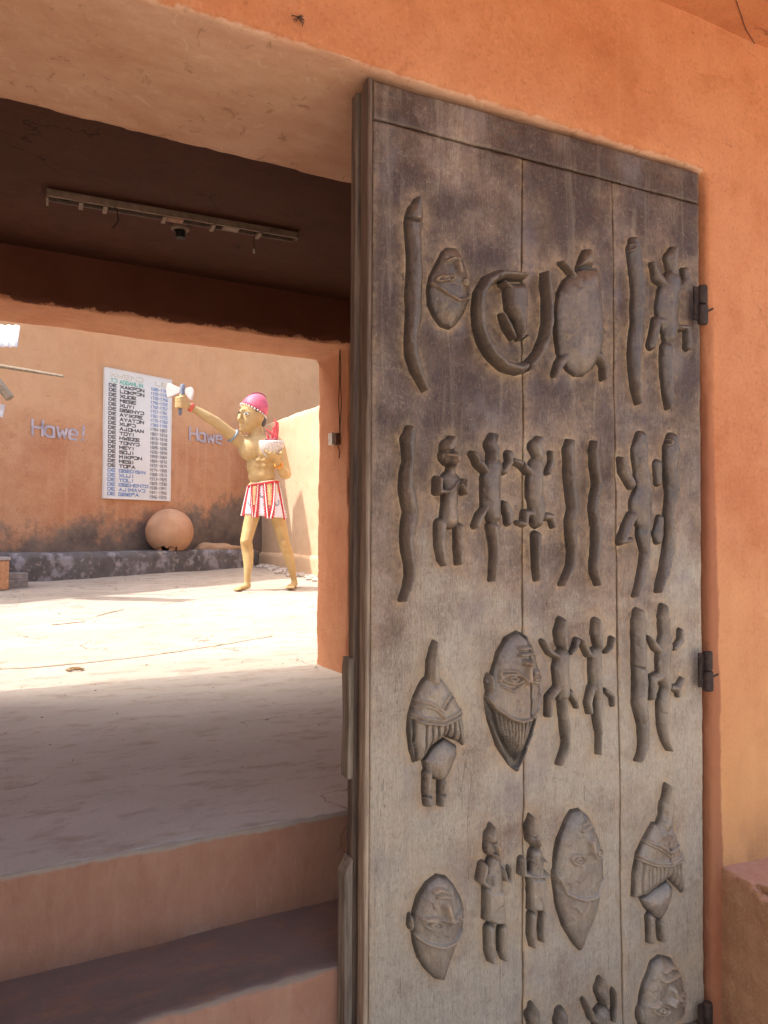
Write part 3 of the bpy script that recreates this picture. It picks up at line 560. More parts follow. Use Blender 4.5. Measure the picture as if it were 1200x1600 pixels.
door = thing('carved_door', 'tall weathered wooden door leaf carved with snakes, lizards, birds and faces, closed in the orange doorway', 'door', tuple(D3(DW/2, ZBOT, 0)))
def set_dust_glint(me, vals):
    a = me.attributes.new('dust_glint', 'FLOAT', 'POINT'); a.data.foreach_set('value', np.asarray(vals, dtype=np.float32))
def carving(name, H, prims, seed, cell=.0021):
    A = []
    for p in prims:
        if p[0] == 'c': A += [(q[0]-q[2], q[1]-q[2]) for q in p[1]]+[(q[0]+q[2], q[1]+q[2]) for q in p[1]]
        elif p[0] == 'p': A += [tuple(q) for q in p[1]]
    A = np.array(A); lo = A.min(0)-.008; hi = A.max(0)+.008; lo[1] = max(lo[1], -1.36)
    nx = int((hi[0]-lo[0])/cell)+1; ny = int((hi[1]-lo[1])/cell)+1
    U, W = np.meshgrid(lo[0]+np.arange(nx)*cell, lo[1]+np.arange(ny)*cell); P = np.stack([U, W], -1)
    S = sdf_of(P, prims); inside = S < -.0008
    q = inside[:-1, :-1] | inside[1:, :-1] | inside[:-1, 1:] | inside[1:, 1:]
    gy, gx = np.gradient(S, cell); gl = np.maximum(np.hypot(gx, gy), .3)
    out = ~inside
    P2 = P.copy()
    for _ in (0,):
        P2[..., 0] = np.where(out, P[..., 0]-np.clip(S-.0010, -.002, 2*cell)*gx/gl**2, P[..., 0]); P2[..., 1] = np.where(out, P[..., 1]-np.clip(S-.0010, -.002, 2*cell)*gy/gl**2, P[..., 1])
    Hh = height_of(P, prims, seed); Hh = np.where(out, -.005, np.maximum(Hh, .001))
    idx = -np.ones(S.shape, int); js, is_ = np.nonzero(q)
    used = np.zeros(S.shape, bool)
    for dj in (0, 1):
        for di in (0, 1): used[js+dj, is_+di] = True
    idx[used] = np.arange(used.sum())
    pu = P2[used]; hh = Hh[used]
    V = DP0[None]+pu[:, :1]*dd[None]+hh[:, None]*dn[None]; V[:, 2] += pu[:, 1]
    F = np.stack([idx[js, is_], idx[js, is_+1], idx[js+1, is_+1], idx[js+1, is_]], -1)
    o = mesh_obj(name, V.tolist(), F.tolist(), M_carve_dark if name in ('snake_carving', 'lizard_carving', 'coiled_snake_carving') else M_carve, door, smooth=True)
    # dust with painted relief shading: pale raised lines, dark cuts and low sides
    Rr = np.zeros(S.shape)
    for p in prims:
        if p[0] == 'r':
            d = np.full(S.shape, 9.)
            for a, b_ in zip(p[1], p[1][1:]): d = np.minimum(d, seg_d(P, a, b_)[0])
            if p[3] > 0: Rr = np.maximum(Rr, np.exp(-(d/(p[2]*.55))**2)); Rr = np.where(Rr < .1, Rr-.9*np.exp(-((d-p[2]*1.5)/(p[2]*.6))**2), Rr)
            else: Rr = Rr-1.0*np.exp(-(d/(p[2]*.65))**2)
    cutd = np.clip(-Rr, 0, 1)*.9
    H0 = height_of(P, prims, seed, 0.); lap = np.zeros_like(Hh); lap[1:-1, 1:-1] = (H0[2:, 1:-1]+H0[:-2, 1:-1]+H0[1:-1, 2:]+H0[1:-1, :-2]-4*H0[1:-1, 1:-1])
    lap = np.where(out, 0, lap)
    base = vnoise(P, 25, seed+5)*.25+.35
    dust_glint = np.clip(base*.8+np.clip(Rr, 0, 1)*.6, 0, 1)
    set_dust_glint(o.data, dust_glint[used])
    fl_ = np.clip(np.clip((.62-H0/H)/.42, 0, 1)+cutd, 0, 1); at = o.data.attributes.new('flank_shade', 'FLOAT', 'POINT'); at.data.foreach_set('value', fl_[used].astype(np.float32)); return o
for i, (name, H, prims) in enumerate(prepped): carving(name, H, prims, i+1)

# planks, rail, strips
def line_u(xa, ya, xb, yb, w):      # u of a photographed vertical seam at height w
    ua, wa = uw(xa, ya); ub, wb = uw(xb, yb); return ua+(ub-ua)*(w-wa)/(wb-wa)
def seam1(w): return line_u(817, 262, 819, 1590, w)+.0015*math.sin(w*7)
def seam2(w): return line_u(957, 292, 974, 1590, w)+.0015*math.sin(w*9+1)
ZR = (uw(575, 184)[1]+uw(1085, 318)[1])/2
u_st = uw(581, 700)[0]
def plank(name, ua, ub, z0, z1, mat=M_wood, cell=.0045, gap=.0018, depth=.035, face=0., hollow=True, seed=1):
    ny = int((z1-z0)/cell)+1; um = (ua((z0+z1)/2)+0, ub((z0+z1)/2)); nx = max(2, int((um[1]-um[0])/cell))
    W = np.linspace(z0, z1, ny); UA = np.array([ua(w) for w in W])+gap; UB = np.array([ub(w) for w in W])-gap
    tt = np.linspace(0, 1, nx); U = UA[:, None]*(1-tt)+UB[:, None]*tt; WW = np.repeat(W[:, None], nx, 1); P = np.stack([U, WW], -1)
    S = np.full(U.shape, 9.)
    if hollow:
        for _, _, prims in prepped:
            A = np.concatenate([p[1][:, :2] for p in prims if p[0] != 'r']); lo = A.min(0)-.08; hi = A.max(0)+.08
            mk = (P[..., 0] > lo[0]) & (P[..., 0] < hi[0]) & (P[..., 1] > lo[1]) & (P[..., 1] < hi[1])
            if not mk.any(): continue
            r0, r1 = np.nonzero(mk.any(1))[0][[0, -1]]; c0, c1 = np.nonzero(mk.any(0))[0][[0, -1]]
            sub = P[r0:r1+1, c0:c1+1]; S[r0:r1+1, c0:c1+1] = np.minimum(S[r0:r1+1, c0:c1+1], sdf_of(sub, prims))
    Sp = np.clip(S, 0, 9)
    Hh = face-.0025*np.exp(-(Sp/.022)**2)+facet(P+.006*vnoise(P, 30, seed+8)[..., None], (.030, .045), .0022, seed)+.0016*vnoise(P, 9, seed)+.0011*vnoise(P, 28, seed+1)+.0005*vnoise(P, 80, seed+2)
    edge = np.minimum(U-UA[:, None], UB[:, None]-U); Hh -= .003*np.exp(-edge/.0035)
    Hh[0] -= .003; Hh[-1] -= .003
    dust_glint = np.clip(np.exp(-(Sp/.017))*.78+.3*np.exp(-(Sp/.003))+.45*np.exp(-edge/.01)+.25*vnoise(P, 14, seed+9), 0, 1)  # dust round carvings and joints, plus a thin painted glint at carving edges
    V = (DP0+U[..., None]*dd+Hh[..., None]*dn); V[..., 2] += WW
    Vb = (DP0+U[..., None]*dd-depth*dn); Vb[..., 2] += WW
    idx = np.arange(ny*nx).reshape(ny, nx); F = np.stack([idx[:-1, :-1], idx[:-1, 1:], idx[1:, 1:], idx[1:, :-1]], -1).reshape(-1, 4).tolist()
    verts = V.reshape(-1, 3).tolist(); rim = list(idx[0, :])+list(idx[1:, -1])+list(idx[-1, :-1][::-1])+list(idx[1:-1, 0][::-1])
    b0 = len(verts); Vb = Vb.reshape(-1, 3)
    for k in rim: verts.append(Vb[k].tolist())
    n = len(rim)
    for k in range(n): F.append((rim[(k+1) % n], rim[k], b0+k, b0+(k+1) % n))
    F.append(list(range(b0+n-1, b0-1, -1)))
    o = mesh_obj(name, verts, F, mat, door, smooth=False)
    me = o.data; fl_ = [True]*((ny-1)*(nx-1))+[False]*(len(me.polygons)-(ny-1)*(nx-1)); me.polygons.foreach_set('use_smooth', fl_)
    set_dust_glint(me, list(dust_glint.ravel())+[.3]*n); return o
plank('plank', lambda w: .012, seam1, ZBOT, ZR, seed=1)
plank('plank', seam1, seam2, ZBOT, ZR, seed=4)
plank('plank', seam2, lambda w: DW, ZBOT, ZR, seed=8)
plank('top_rail', lambda w: .012, lambda w: DW, ZR+.003, ZTOP, hollow=False, face=.001, seed=12)
def door_box(name, u0, u1, w0, w1, h0, h1, mat, bev=.002, wob=0.):
    bm = bmesh.new(); n = max(1, int((w1-w0)/.05)); prev = None
    for k in range(n+1):
        w = w0+(w1-w0)*k/n; o_ = wob*noise.noise(Vector((w*14, u0*9, h0*30)))
        r = [bm.verts.new(Vector(D3(a, w, b_))) for a, b_ in ((u0+o_+bev, h1), (u1-bev, h1), (u1, h1-bev), (u1, h0+bev), (u1-bev, h0), (u0+o_+bev, h0), (u0+o_, h0+bev), (u0+o_, h1-bev))]
        if prev:
            for q in range(8): bm.faces.new((prev[q], prev[(q+1) % 8], r[(q+1) % 8], r[q]))
        else: bm.faces.new(r[::-1])
        prev = r
    bm.faces.new(prev); bmesh.ops.recalc_face_normals(bm, faces=bm.faces); return bm_obj(name, bm, mat, door)
door_box('edge_strip', 0, .0115, ZBOT, ZTOP+.004, -.036, .002, M_stripw, .003, .0012)
door_box('core_board', .006, DW, ZBOT, ZTOP-.002, -.062, -.0365, M_edge, .001)
door_box('back_strip', -.004, .05, ZBOT, ZTOP-.001, -.096, -.0625, M_edge, .004, .0015)
for xa, ya, yb, tip in ((541, 1027, 1213, 0), (538, 1338, 1760, 1)):
    w1 = uw(xa, ya)[1]*1.05; w0 = max(-1.39, uw(xa, yb)[1]*1.05)
    bm = bmesh.new(); u0, u1 = (-.018, -.0045) if not tip else (-.026, -.0045); h0, h1 = -.10, -.058
    prof = [(w0, u0), (w0+.02, u0-.001), ((w0+w1)/2, u0+.003), (w1-.06, u0+.001), (w1-.035, u0), (w1, u1-.002 if tip else u0+.003)]
    prev = None
    for w, uu in prof:
        r = [bm.verts.new(Vector(D3(a, w, b_))) for a, b_ in ((uu, h1), (u1, h1), (u1, h0), (uu, h0))]
        if prev:
            for q in range(4): bm.faces.new((prev[q], prev[(q+1) % 4], r[(q+1) % 4], r[q]))
        else: bm.faces.new(r[::-1])
        prev = r
    bm.faces.new(prev); bmesh.ops.recalc_face_normals(bm, faces=bm.faces); bm_obj('closing_batten', bm, M_batten, door)
M_iron = simple('rusty_hinge_iron', (.050,.033,.027), .7, .2, .5, 60)
for px_, py_ in ((1098, 475), (1106, 1047), (1106, 1596)):
    c0 = aty(px_, py_, 1.505)
    h = bmesh.new()
    add_box(h, -.030, .004, .004, .010, -.048, .05, Matrix.Translation(c0))
    ho = bm_obj('hinge', h, M_iron, door)
    for z0, z1, r in ((-.060, -.003, .0150), (.0, .054, .0135)):
        k = bmesh.new(); add_tube(k, [c0+np.array([0, 0, z0]), c0+np.array([0, 0, z0+.004]), c0+np.array([0, 0, z1-.004]), c0+np.array([0, 0, z1])], [r*.85, r, r, r*.85], 16)
        bm_obj('hinge_knuckle', k, M_iron, ho, smooth=False)
    for zz in (-.032, .032):
        k = bmesh.new(); add_tube(k, [c0+np.array([-.022, .0045, zz]), c0+np.array([-.022, .001, zz])], .0045, 8); bm_obj('screw', k, M_iron, ho)
    k = bmesh.new(); add_tube(k, [c0+np.array([.016, -.004, -.02]), c0+np.array([.03, -.012, -.012])], .003, 6); bm_obj('hinge_pin', k, M_iron, ho)

leaf = thing('unseen_door_leaf', 'second carved doorway leaf of dark wood swung open out of view, added to block light from the left', 'door', (-.40, 1.0, ZBOT))
for k in range(3):
    bm = bmesh.new(); add_box(bm, -.44, -.39, .47+.36*k, .825+.36*k, ZBOT, .97); bevel(bm, .003, 1); set_dust_glint(bm_obj('plank', bm, M_wood, leaf).data, [.3]*0) if 0 else bm_obj('plank', bm, M_edge, leaf)  # planks of the unseen leaf, added to keep left light off the carvings
bm = bmesh.new(); add_box(bm, -.44, -.385, .47, 1.55, .973, ZTOP); bevel(bm, .003, 1); bm_obj('top_rail', bm, M_edge, leaf)

# ------------------------------------------------------------------ passage fittings
M_dusty = simple('dusty_tin', (.15,.105,.08), .8); M_wire = simple('black_wire', (.02,.016,.014), .6); M_tan = simple('dusty_plastic', (.24,.17,.12), .7)
zc = 1.320
A = atz(76, 300, zc); B = atz(460, 366, zc); ax_ = (B-A); L = np.linalg.norm(ax_); ax_ /= L; pn = np.array([-ax_[1], ax_[0], 0])
fx = thing('lamp_fitting', 'long dusty open fluorescent lamp fitting without its tube on the dark passage ceiling', 'ceiling lamp', tuple(A))
FM = Matrix(((ax_[0], pn[0], 0, A[0]), (ax_[1], pn[1], 0, A[1]), (0, 0, 1, A[2]), (0, 0, 0, 1)))
def fbox(name, x0, x1, y0, y1, z0, z1, mat, parent=fx):
    bm = bmesh.new(); add_box(bm, x0, x1, y0, y1, z0, z1, FM); return bm_obj(name, bm, mat, parent)
fbox('backing_plate', 0, L, -.035, .035, -.004, 0, M_dusty)
fbox('side_rail', 0, L, -.038, -.030, -.03, -.004, M_tan); fbox('side_rail', 0, L, .030, .038, -.022, -.004, M_dusty)
fbox('end_cap', -.008, .0, -.038, .038, -.04, 0, M_tan); fbox('end_cap', L, L+.008, -.038, .0, -.03, 0, M_dusty)
for t in (.11, .20, .43, .63, .83): fbox('clip', L*t, L*t+.016, -.034, .034, -.036, -.020, M_tan)
fbox('ballast', L*.45, L*.515, -.022, .02, -.03, -.005, simple('brown_ballast', (.30,.15,.09), .7)); fbox('ballast', L*.68, L*.75, -.02, .018, -.028, -.005, M_tan)
bm = bmesh.new()
for a_, b_, s_a in ((.02, .2, .01), (.22, .42, -.012), (.50, .66, .012), (.62, .82, -.01), (.84, .98, .008)):
    add_tube(bm, [FM @ Vector((L*(a_+(b_-a_)*k/6), s_a*math.sin(k*1.7), -.012-.008*math.sin(k*.9))) for k in range(7)], .0028, 6)
add_tube(bm, [FM @ Vector((L*.24, -.03, -.02)), FM @ Vector((L*.25, -.05, -.05)), FM @ Vector((L*.255, -.055, -.09)), FM @ Vector((L*.235, -.05, -.12))], .002, 6)
bm_obj('wire', bm, M_wire, fx)
c0 = atz(282, 354, zc)
lh = thing('lamp_holder', 'round bare bulb holder on the dark ceiling below the long lamp fitting', 'lamp holder', tuple(c0))
bm = bmesh.new(); add_tube(bm, [c0, c0-np.array([0, 0, .014]), c0-np.array([0, 0, .018])], [.040, .038, .03], 20); bm_obj('base', bm, M_tan, lh)
bm = bmesh.new(); add_tube(bm, [c0-np.array([0, 0, z]) for z in (.018, .03, .03, .05)], [.024, .024, .02, .019], 16); bm_obj('socket', bm, M_wire, lh)
for k in range(3):
    bm = bmesh.new(); add_tube(bm, [c0-np.array([.028*math.cos(k*2.1), .028*math.sin(k*2.1), .016]), c0-np.array([.028*math.cos(k*2.1), .028*math.sin(k*2.1), .026])], .004, 6); bm_obj('screw', bm, M_dusty, lh)
c1 = atz(397, 368, zc); c2 = c1-np.array([0, 0, .06])
pcx = thing('hanging_wire_end', 'short wire with a pale connector hanging under the right end of the lamp fitting', 'wire', tuple(c1))
bm = bmesh.new(); add_tube(bm, [c1, c1-np.array([.002, 0, .03]), c2], .0016, 6); bm_obj('wire', bm, M_wire, pcx)
bm = bmesh.new(); add_tube(bm, [c2, c2-np.array([0, 0, .018])], .005, 8); bm_obj('connector', bm, simple('pale_plastic', (.5,.45,.4)), pcx)
# wires and junction box on the right jamb of the inner doorway (plane X = 1.868)
def atx(x, y, Xc): v = ray(x, y); return v*(Xc/v[0])
XJ = 1.864
wj = thing('junction_box', 'small pale junction box with loose black wires on the right jamb of the inner doorway', 'junction box', tuple(atx(526, 690, XJ)))
bm = bmesh.new()
for off, am in ((0, .012), (.0, -.016)):
    pts = []
    for k in range(13):
        y = 545+(680-545)*k/12; P = atx(531, y, XJ-.008)
        P = P+np.array([0, am*math.sin(k/12*math.pi)*(1+.4*math.sin(k)), 0]); pts.append(P)
    add_tube(bm, pts, .0028, 6)
add_tube(bm, [atx(529, 545, XJ), atx(531, 533, XJ-.03), atx(527, 541, XJ-.01), atx(531, 548, XJ)], .003, 6)
add_tube(bm, [atx(528, 697, XJ-.01), atx(531, 706, XJ-.01), atx(530, 716, XJ-.01)], .0025, 6)
bm_obj('wire', bm, M_wire, wj)
P = atx(524, 686, XJ)
bm = bmesh.new(); add_box(bm, P[0]-.03, P[0]+.006, P[1]-.02, P[1]+.04, P[2]-.035, P[2]+.035); bevel(bm, .004); bm_obj('box', bm, simple('white_plastic', (.62,.58,.52)), wj)
bm = bmesh.new(); add_box(bm, P[0]-.022, P[0]+.006, P[1]-.055, P[1]-.022, P[2]-.04, P[2]+.03); bevel(bm, .004); bm_obj('connector_block', bm, simple('brown_bakelite', (.16,.09,.06)), wj)

# ------------------------------------------------------------------ courtyard
B0 = atground(0, 912); B1 = atground(402, 885)
wd = (B1-B0); wd[2] = 0; wd /= np.linalg.norm(wd); wn = np.array([wd[1], -wd[0], 0.])      # toward the viewer
BD = .42                                          # bench depth
W0 = B0-wn*BD
def atwall(x, y, off=0.): return atplane(x, y, W0+wn*off, wn)
def wl(t, off, z): p = B0+wd*t+wn*off; return np.array([p[0], p[1], z])
T1 = float((B1-B0)@wd)
XR = atground(495, 901)[0]
ztop_bench = (atplane(0, 868, B0, wn)[2]+atplane(300, 858, B0, wn)[2])/2
fw = thing('courtyard_wall', 'high orange mud plastered wall at the back of the courtyard with black mould at its foot', 'wall', tuple(wl(T1/2, -.6, -.6)))
masonry('wall_body', [([wl(-9, -BD, -1.2), wl(T1+5, -BD, -1.2), wl(T1+5, -BD-.45, -1.2), wl(-9, -BD-.45, -1.2)], (0, 0, 4.45)), ([wl(-9, -BD, -1.2), wl(T1*.42, -BD, -1.2), wl(T1*.42, -BD-.45, -1.2), wl(-9, -BD-.45, -1.2)], (0, 0, 5.9))], [M_far], fw, vox=.07, smooth_it=2, amp=.02, edge=.03, freq=3)
bt = thing('black_plinth', 'long low plinth of black mould stained cement along the foot of the orange courtyard wall', 'plinth', tuple(wl(T1/2, 0, -.6)))
masonry('plinth_body', [([wl(-9, 0, -1.2), wl(T1+.05, 0, -1.2), wl(T1+.05, -BD-.05, -1.2), wl(-9, -BD-.05, -1.2)], (0, 0, 1.2+ztop_bench))], [M_bench], bt, vox=.035, smooth_it=2, amp=.012, edge=.05, freq=5)
zr = (atx(495, 630, XR)[2]+atx(402, 668, XR)[2])/2
rw = thing('side_courtyard_wall', 'lower cream orange wall along the sunlit right side of the courtyard behind the statue', 'wall', (XR+.1, 8, ZF))
masonry('wall_body', [(XR, XR+.3, YB1+.01, B1[1]+.75, -1.2, zr)], [M_right], rw, vox=.05, smooth_it=2, amp=.012, edge=.02, freq=4)
zpl = atx(495, 868, XR)[2]
masonry('wall_base', [(XR-.05, XR+.05, YB1+.01, B1[1]+.7, -1.2, zpl)], [M_right], rw, vox=.035, smooth_it=2, amp=.012, edge=.03, freq=4)
# debris along its foot
V = []; F = []; ico = None
bm0 = bmesh.new(); bmesh.ops.create_icosphere(bm0, subdivisions=1, radius=1); iv = [v.co.copy() for v in bm0.verts]; ifc = [[v.index for v in f.verts] for f in bm0.faces]; bm0.free()
def scatter(name, n, posfn, rmin, rmax, mat, flat=.6):
    V = []; F = []
    for k in range(n):
        p = posfn(); r = random.uniform(rmin, rmax)**1.0; sx_, sy_, sz_ = r*random.uniform(.7, 1.3), r*random.uniform(.7, 1.3), r*flat; b0 = len(V)
        for v in iv:
            j = 1+.35*noise.noise(v*2+Vector((k, 0, 0))); V.append((p[0]+v.x*sx_*j, p[1]+v.y*sy_*j, p[2]+v.z*sz_*j))
        F += [[b0+i for i in f] for f in ifc]
    return mesh_obj(name, V, F, mat)
def pp():
    y = random.uniform(6.5, B1[1]+.1); x = XR-.07-abs(random.gauss(0, .13)); return (x, y, gz(y)+.01)
tag(scatter('rubble', 260, pp, .012, .05, simple('grey_rubble', (.45,.40,.36))), 'strip of small grey rubble along the foot of the right courtyard wall', 'rubble', kind='stuff')
def pg():
    y = random.uniform(YB1-1.9, 10); x = random.uniform(-1, XR-.3); return (x, y, gz(y) if y > YB1 else ZF)
tag(scatter('grit', 420, pg, .002, .008, simple('pale_grit', (.5,.42,.34))), 'loose grit and crumbs scattered over the passage floor and courtyard', 'grit', kind='stuff')
# raised seam across the courtyard
M_seam = simple('pale_mortar', (.62,.52,.38), .9); M_crack = simple('crack_dirt', (.20,.15,.10), .95)
def groundline(name, pts, r, mat, lift=0.):
    bm = bmesh.new(); P = []
    for (a, b_) in zip(pts, pts[1:]):
        for k in range(14):
            t = k/14; q = atground(a[0]*(1-t)+b_[0]*t, a[1]*(1-t)+b_[1]*t); q[2] = yz(q[0], q[1])+lift
            q[1] += .02*noise.noise(Vector((q[0]*5, 1, 0))); P.append(q)
    add_tube(bm, P, [r*(.7+.6*abs(noise.noise(Vector((i*.7, 2, 5))))) for i in range(len(P))], 6); return tag(bm_obj(name, bm, mat), kind='structure')
groundline('ground_seam', [(-60, 1046), (90, 1036), (230, 1020), (350, 1003), (430, 990), (520, 984)], .017, M_seam, -.006)
groundline('ground_crack', [(-60, 1049), (90, 1039), (230, 1023.5), (350, 1006), (430, 993)], .006, M_crack, -.001)
groundline('ground_crack', [(80, 976), (110, 973), (135, 971)], .008, M_crack, -.001)
groundline('ground_crack', [(150, 962), (175, 956), (195, 952)], .009, M_crack, -.002)
groundline('ground_crack', [(250, 945), (330, 932), (400, 925)], .004, M_crack, -.001)
q = atground(117, 1047)
bm = bmesh.new()
for k in range(9):
    a = k*.7; add_tube(bm, [q+np.array([.045*math.cos(a), .03*math.sin(a), .003]), q+np.array([.03*math.cos(a+1), .03*math.sin(a+1), .012]), q+np.array([.05*math.cos(a+2), .03*math.sin(a+2), .004])], .004, 5)
tag(bm_obj('dead_leaf', bm, simple('dead_leaf_brown', (.30,.20,.10))), 'small curled dead leaf lying on the sunlit courtyard floor', 'leaf')

# clay pot turned upside down on the plinth
pc_ = atplane(265, 831, B0-wn*.22, wn); pr = 34.2/FPX*float(np.dot(pc_, CF))
pt = thing('clay_pot', 'big round clay pot upside down on the black plinth, its rim broken', 'pot', (pc_[0], pc_[1], ztop_bench))
V = []; F = []; nu_, nv_ = 64, 36
zb = ztop_bench-.0
for j in range(nv_+1):
    for i in range(nu_):
        a = 2*math.pi*i/nu_; top = math.pi*.5
        lat_min = -math.pi*.33 + .10*noise.noise(Vector((math.cos(a)*2.2, math.sin(a)*2.2, 4)))
        front = math.cos(a-math.atan2(-_f[1], -_f[0])-.15)
        if front > .78: lat_min += .36*min(1, (front-.78)/.04)*(.8+.6*noise.noise(Vector((a*7, 0, 0))))
        la = top+(lat_min-top)*j/nv_; rr = pr*(1+.012*noise.noise(Vector((math.cos(a), math.sin(a), la*2))))
        V.append((pc_[0]+rr*math.cos(la)*math.cos(a), pc_[1]+rr*math.cos(la)*math.sin(a), zb+pr*.86+rr*math.sin(la)*.97))
for j in range(nv_):
    for i in range(nu_):
        a = j*nu_+i; b_ = j*nu_+(i+1) % nu_; F.append((a, b_, b_+nu_, a+nu_))
s_ = NB('terracotta_clay'); n_ = s_.noise(5, 5); c_ = s_.mix(s_.ramp(n_, .35, .65), (.46,.25,.145), (.55,.33,.20)); s_.bump(s_.noise(40, 4), .003, .4); M_clay = s_.done(c_, .8)
po = mesh_obj('pot_body', V, F, M_clay, pt, smooth=True); sm = po.modifiers.new('t', 'SOLIDIFY'); sm.thickness = .02; sm.offset = -1
for k, off in enumerate((-.5, .42)):
    a = math.atan2(-_f[1], -_f[0])+off; c = Vector((pc_[0]+pr*.66*math.cos(a), pc_[1]+pr*.66*math.sin(a), zb+.02)); bm = bmesh.new()
    add_prism(bm, [(-.05, 0, -.02), (.05, 0, -.02), (.03, 0, .03), (-.02, 0, .045)], (0, .018, 0))
    for v in bm.verts: v.co = Matrix.Translation(c) @ Matrix.Rotation(a+1.3, 4, 'Z') @ Matrix.Rotation(.3-.5*k, 4, 'Y') @ v.co
    bm_obj('pot_shard', bm, M_clay, pt)
# lumps of fallen plaster on the plinth right of the pot
def lump(px_, py_, r, label):
    c = atplane(px_, py_, B0-wn*.25, wn); bm = bmesh.new(); bmesh.ops.create_icosphere(bm, subdivisions=3, radius=1)
    for v in bm.verts:
        j = 1+.35*noise.fractal(v.co*1.6+Vector((px_, 0, 0)), 1., 2., 3); v.co = Vector((c[0], c[1], ztop_bench-.02)) + Vector((v.co.x*r*1.8*j, v.co.y*r*.9*j, v.co.z*r*.75*j))
    tag(bm_obj('plaster_lump', bm, plaster('lump%d' % px_, (.42,.27,.17), (.5,.33,.2), (.3,.2,.13)), smooth=True), label, 'rubble', 'heaps of fallen plaster on the plinth')
lump(333, 852, .17, 'heap of fallen orange plaster on the black plinth between pot and statue')
lump(364, 853, .10, 'smaller heap of fallen plaster on the plinth just behind the statue leg')

# ------------------------------------------------------------------ painted lettering
GL = {'A': [[(0,0),(.5,1),(1,0)],[(.2,.35),(.8,.35)]], 'B': [[(0,0),(0,1),(.85,1),(.85,.55),(0,.55)],[(.85,.55),(1,.5),(1,0),(0,0)]], 'D': [[(0,0),(0,1),(.7,1),(1,.75),(1,.25),(.7,0),(0,0)]],
 'E': [[(1,1),(0,1),(0,0),(1,0)],[(0,.52),(.8,.52)]], 'F': [[(1,1),(0,1),(0,0)],[(0,.52),(.8,.52)]], 'G': [[(1,.85),(1,1),(0,1),(0,0),(1,0),(1,.48),(.55,.48)]], 'H': [[(0,0),(0,1)],[(1,0),(1,1)],[(0,.5),(1,.5)]],
 'I': [[(.3,0),(.3,1)]], 'J': [[(.8,1),(.8,0),(.1,0),(.1,.3)]], 'K': [[(0,0),(0,1)],[(1,1),(0,.45),(1,0)]], 'L': [[(0,1),(0,0),(.9,0)]], 'M': [[(0,0),(0,1),(.5,.45),(1,1),(1,0)]], 'N': [[(0,0),(0,1),(1,0),(1,1)]],
 'O': [[(0,0),(0,1),(1,1),(1,0),(0,0)]], 'P': [[(0,0),(0,1),(1,1),(1,.48),(0,.48)]], 'S': [[(1,1),(0,1),(0,.52),(1,.52),(1,0),(0,0)]], 'T': [[(0,1),(1,1)],[(.5,1),(.5,0)]], 'U': [[(0,1),(0,0),(1,0),(1,1)]],
 'V': [[(0,1),(.5,0),(1,1)]], 'W': [[(0,1),(.2,0),(.5,.6),(.8,0),(1,1)]], 'X': [[(0,0),(1,1)],[(0,1),(1,0)]], 'Y': [[(0,1),(.5,.5),(1,1)],[(.5,.5),(.5,0)]], 'Z': [[(0,1),(1,1),(0,0),(1,0)]], 'Ɔ': [[(0,1),(.75,1),(1,.8),(1,.2),(.75,0),(0,0)]],
 '0': [[(0,0),(0,1),(.9,1),(.9,0),(0,0)]], '1': [[(.2,.8),(.5,1),(.5,0)]], '2': [[(0,1),(.9,1),(.9,.52),(0,.5),(0,0),(.9,0)]], '3': [[(0,1),(.9,1),(.9,0),(0,0)],[(.2,.5),(.9,.5)]], '4': [[(0,1),(0,.4),(.9,.4)],[(.7,1),(.7,0)]],
 '5': [[(.9,1),(0,1),(0,.55),(.9,.55),(.9,0),(0,0)]], '6': [[(.9,1),(0,1),(0,0),(.9,0),(.9,.5),(0,.5)]], '7': [[(0,1),(.9,1),(.4,0)]], '8': [[(0,0),(0,1),(.9,1),(.9,0),(0,0)],[(0,.5),(.9,.5)]], '9': [[(.9,.5),(0,.5),(0,1),(.9,1),(.9,0),(0,0)]], '-': [[(.15,.5),(.75,.5)]],
 'a': [[(.9,.62),(.9,0)],[(.9,.55),(.75,.66),(.2,.66),(0,.5),(0,.15),(.2,0),(.75,0),(.9,.12)]], 'w': [[(0,.66),(.2,0),(.5,.5),(.8,0),(1,.66)]], 'e': [[(0,.34),(.85,.34),(.85,.5),(.65,.66),(.2,.66),(0,.5),(0,.15),(.2,0),(.8,0)]], '!': [[(.3,1),(.25,.3)],[(.22,.06),(.22,0)]]}
def strokes(bm, text, org, U, V_, N, cw, ch, adv, sw, thick=.003):
    x = 0
    for chh in text:
        for pl in GL.get(chh, []):
            for (a, b_) in zip(pl, pl[1:]):
                pa = org+U*(x+(a[0]+random.uniform(-.04,.04))*cw)+V_*((a[1]+random.uniform(-.04,.04))*ch); pb = org+U*(x+(b_[0]+random.uniform(-.04,.04))*cw)+V_*((b_[1]+random.uniform(-.04,.04))*ch)
                t = pb-pa; t = t/np.linalg.norm(t); pr_ = np.cross(N, t); e = sw/2
                quad = [pa-t*e*.8-pr_*e, pb+t*e*.8-pr_*e, pb+t*e*.8+pr_*e, pa-t*e*.8+pr_*e]
                add_prism(bm, quad, N*(thick*random.uniform(.85, 1.1)))
        x += adv if chh not in 'I!' else adv*.6
    return x
UP = np.array([0, 0, 1.])
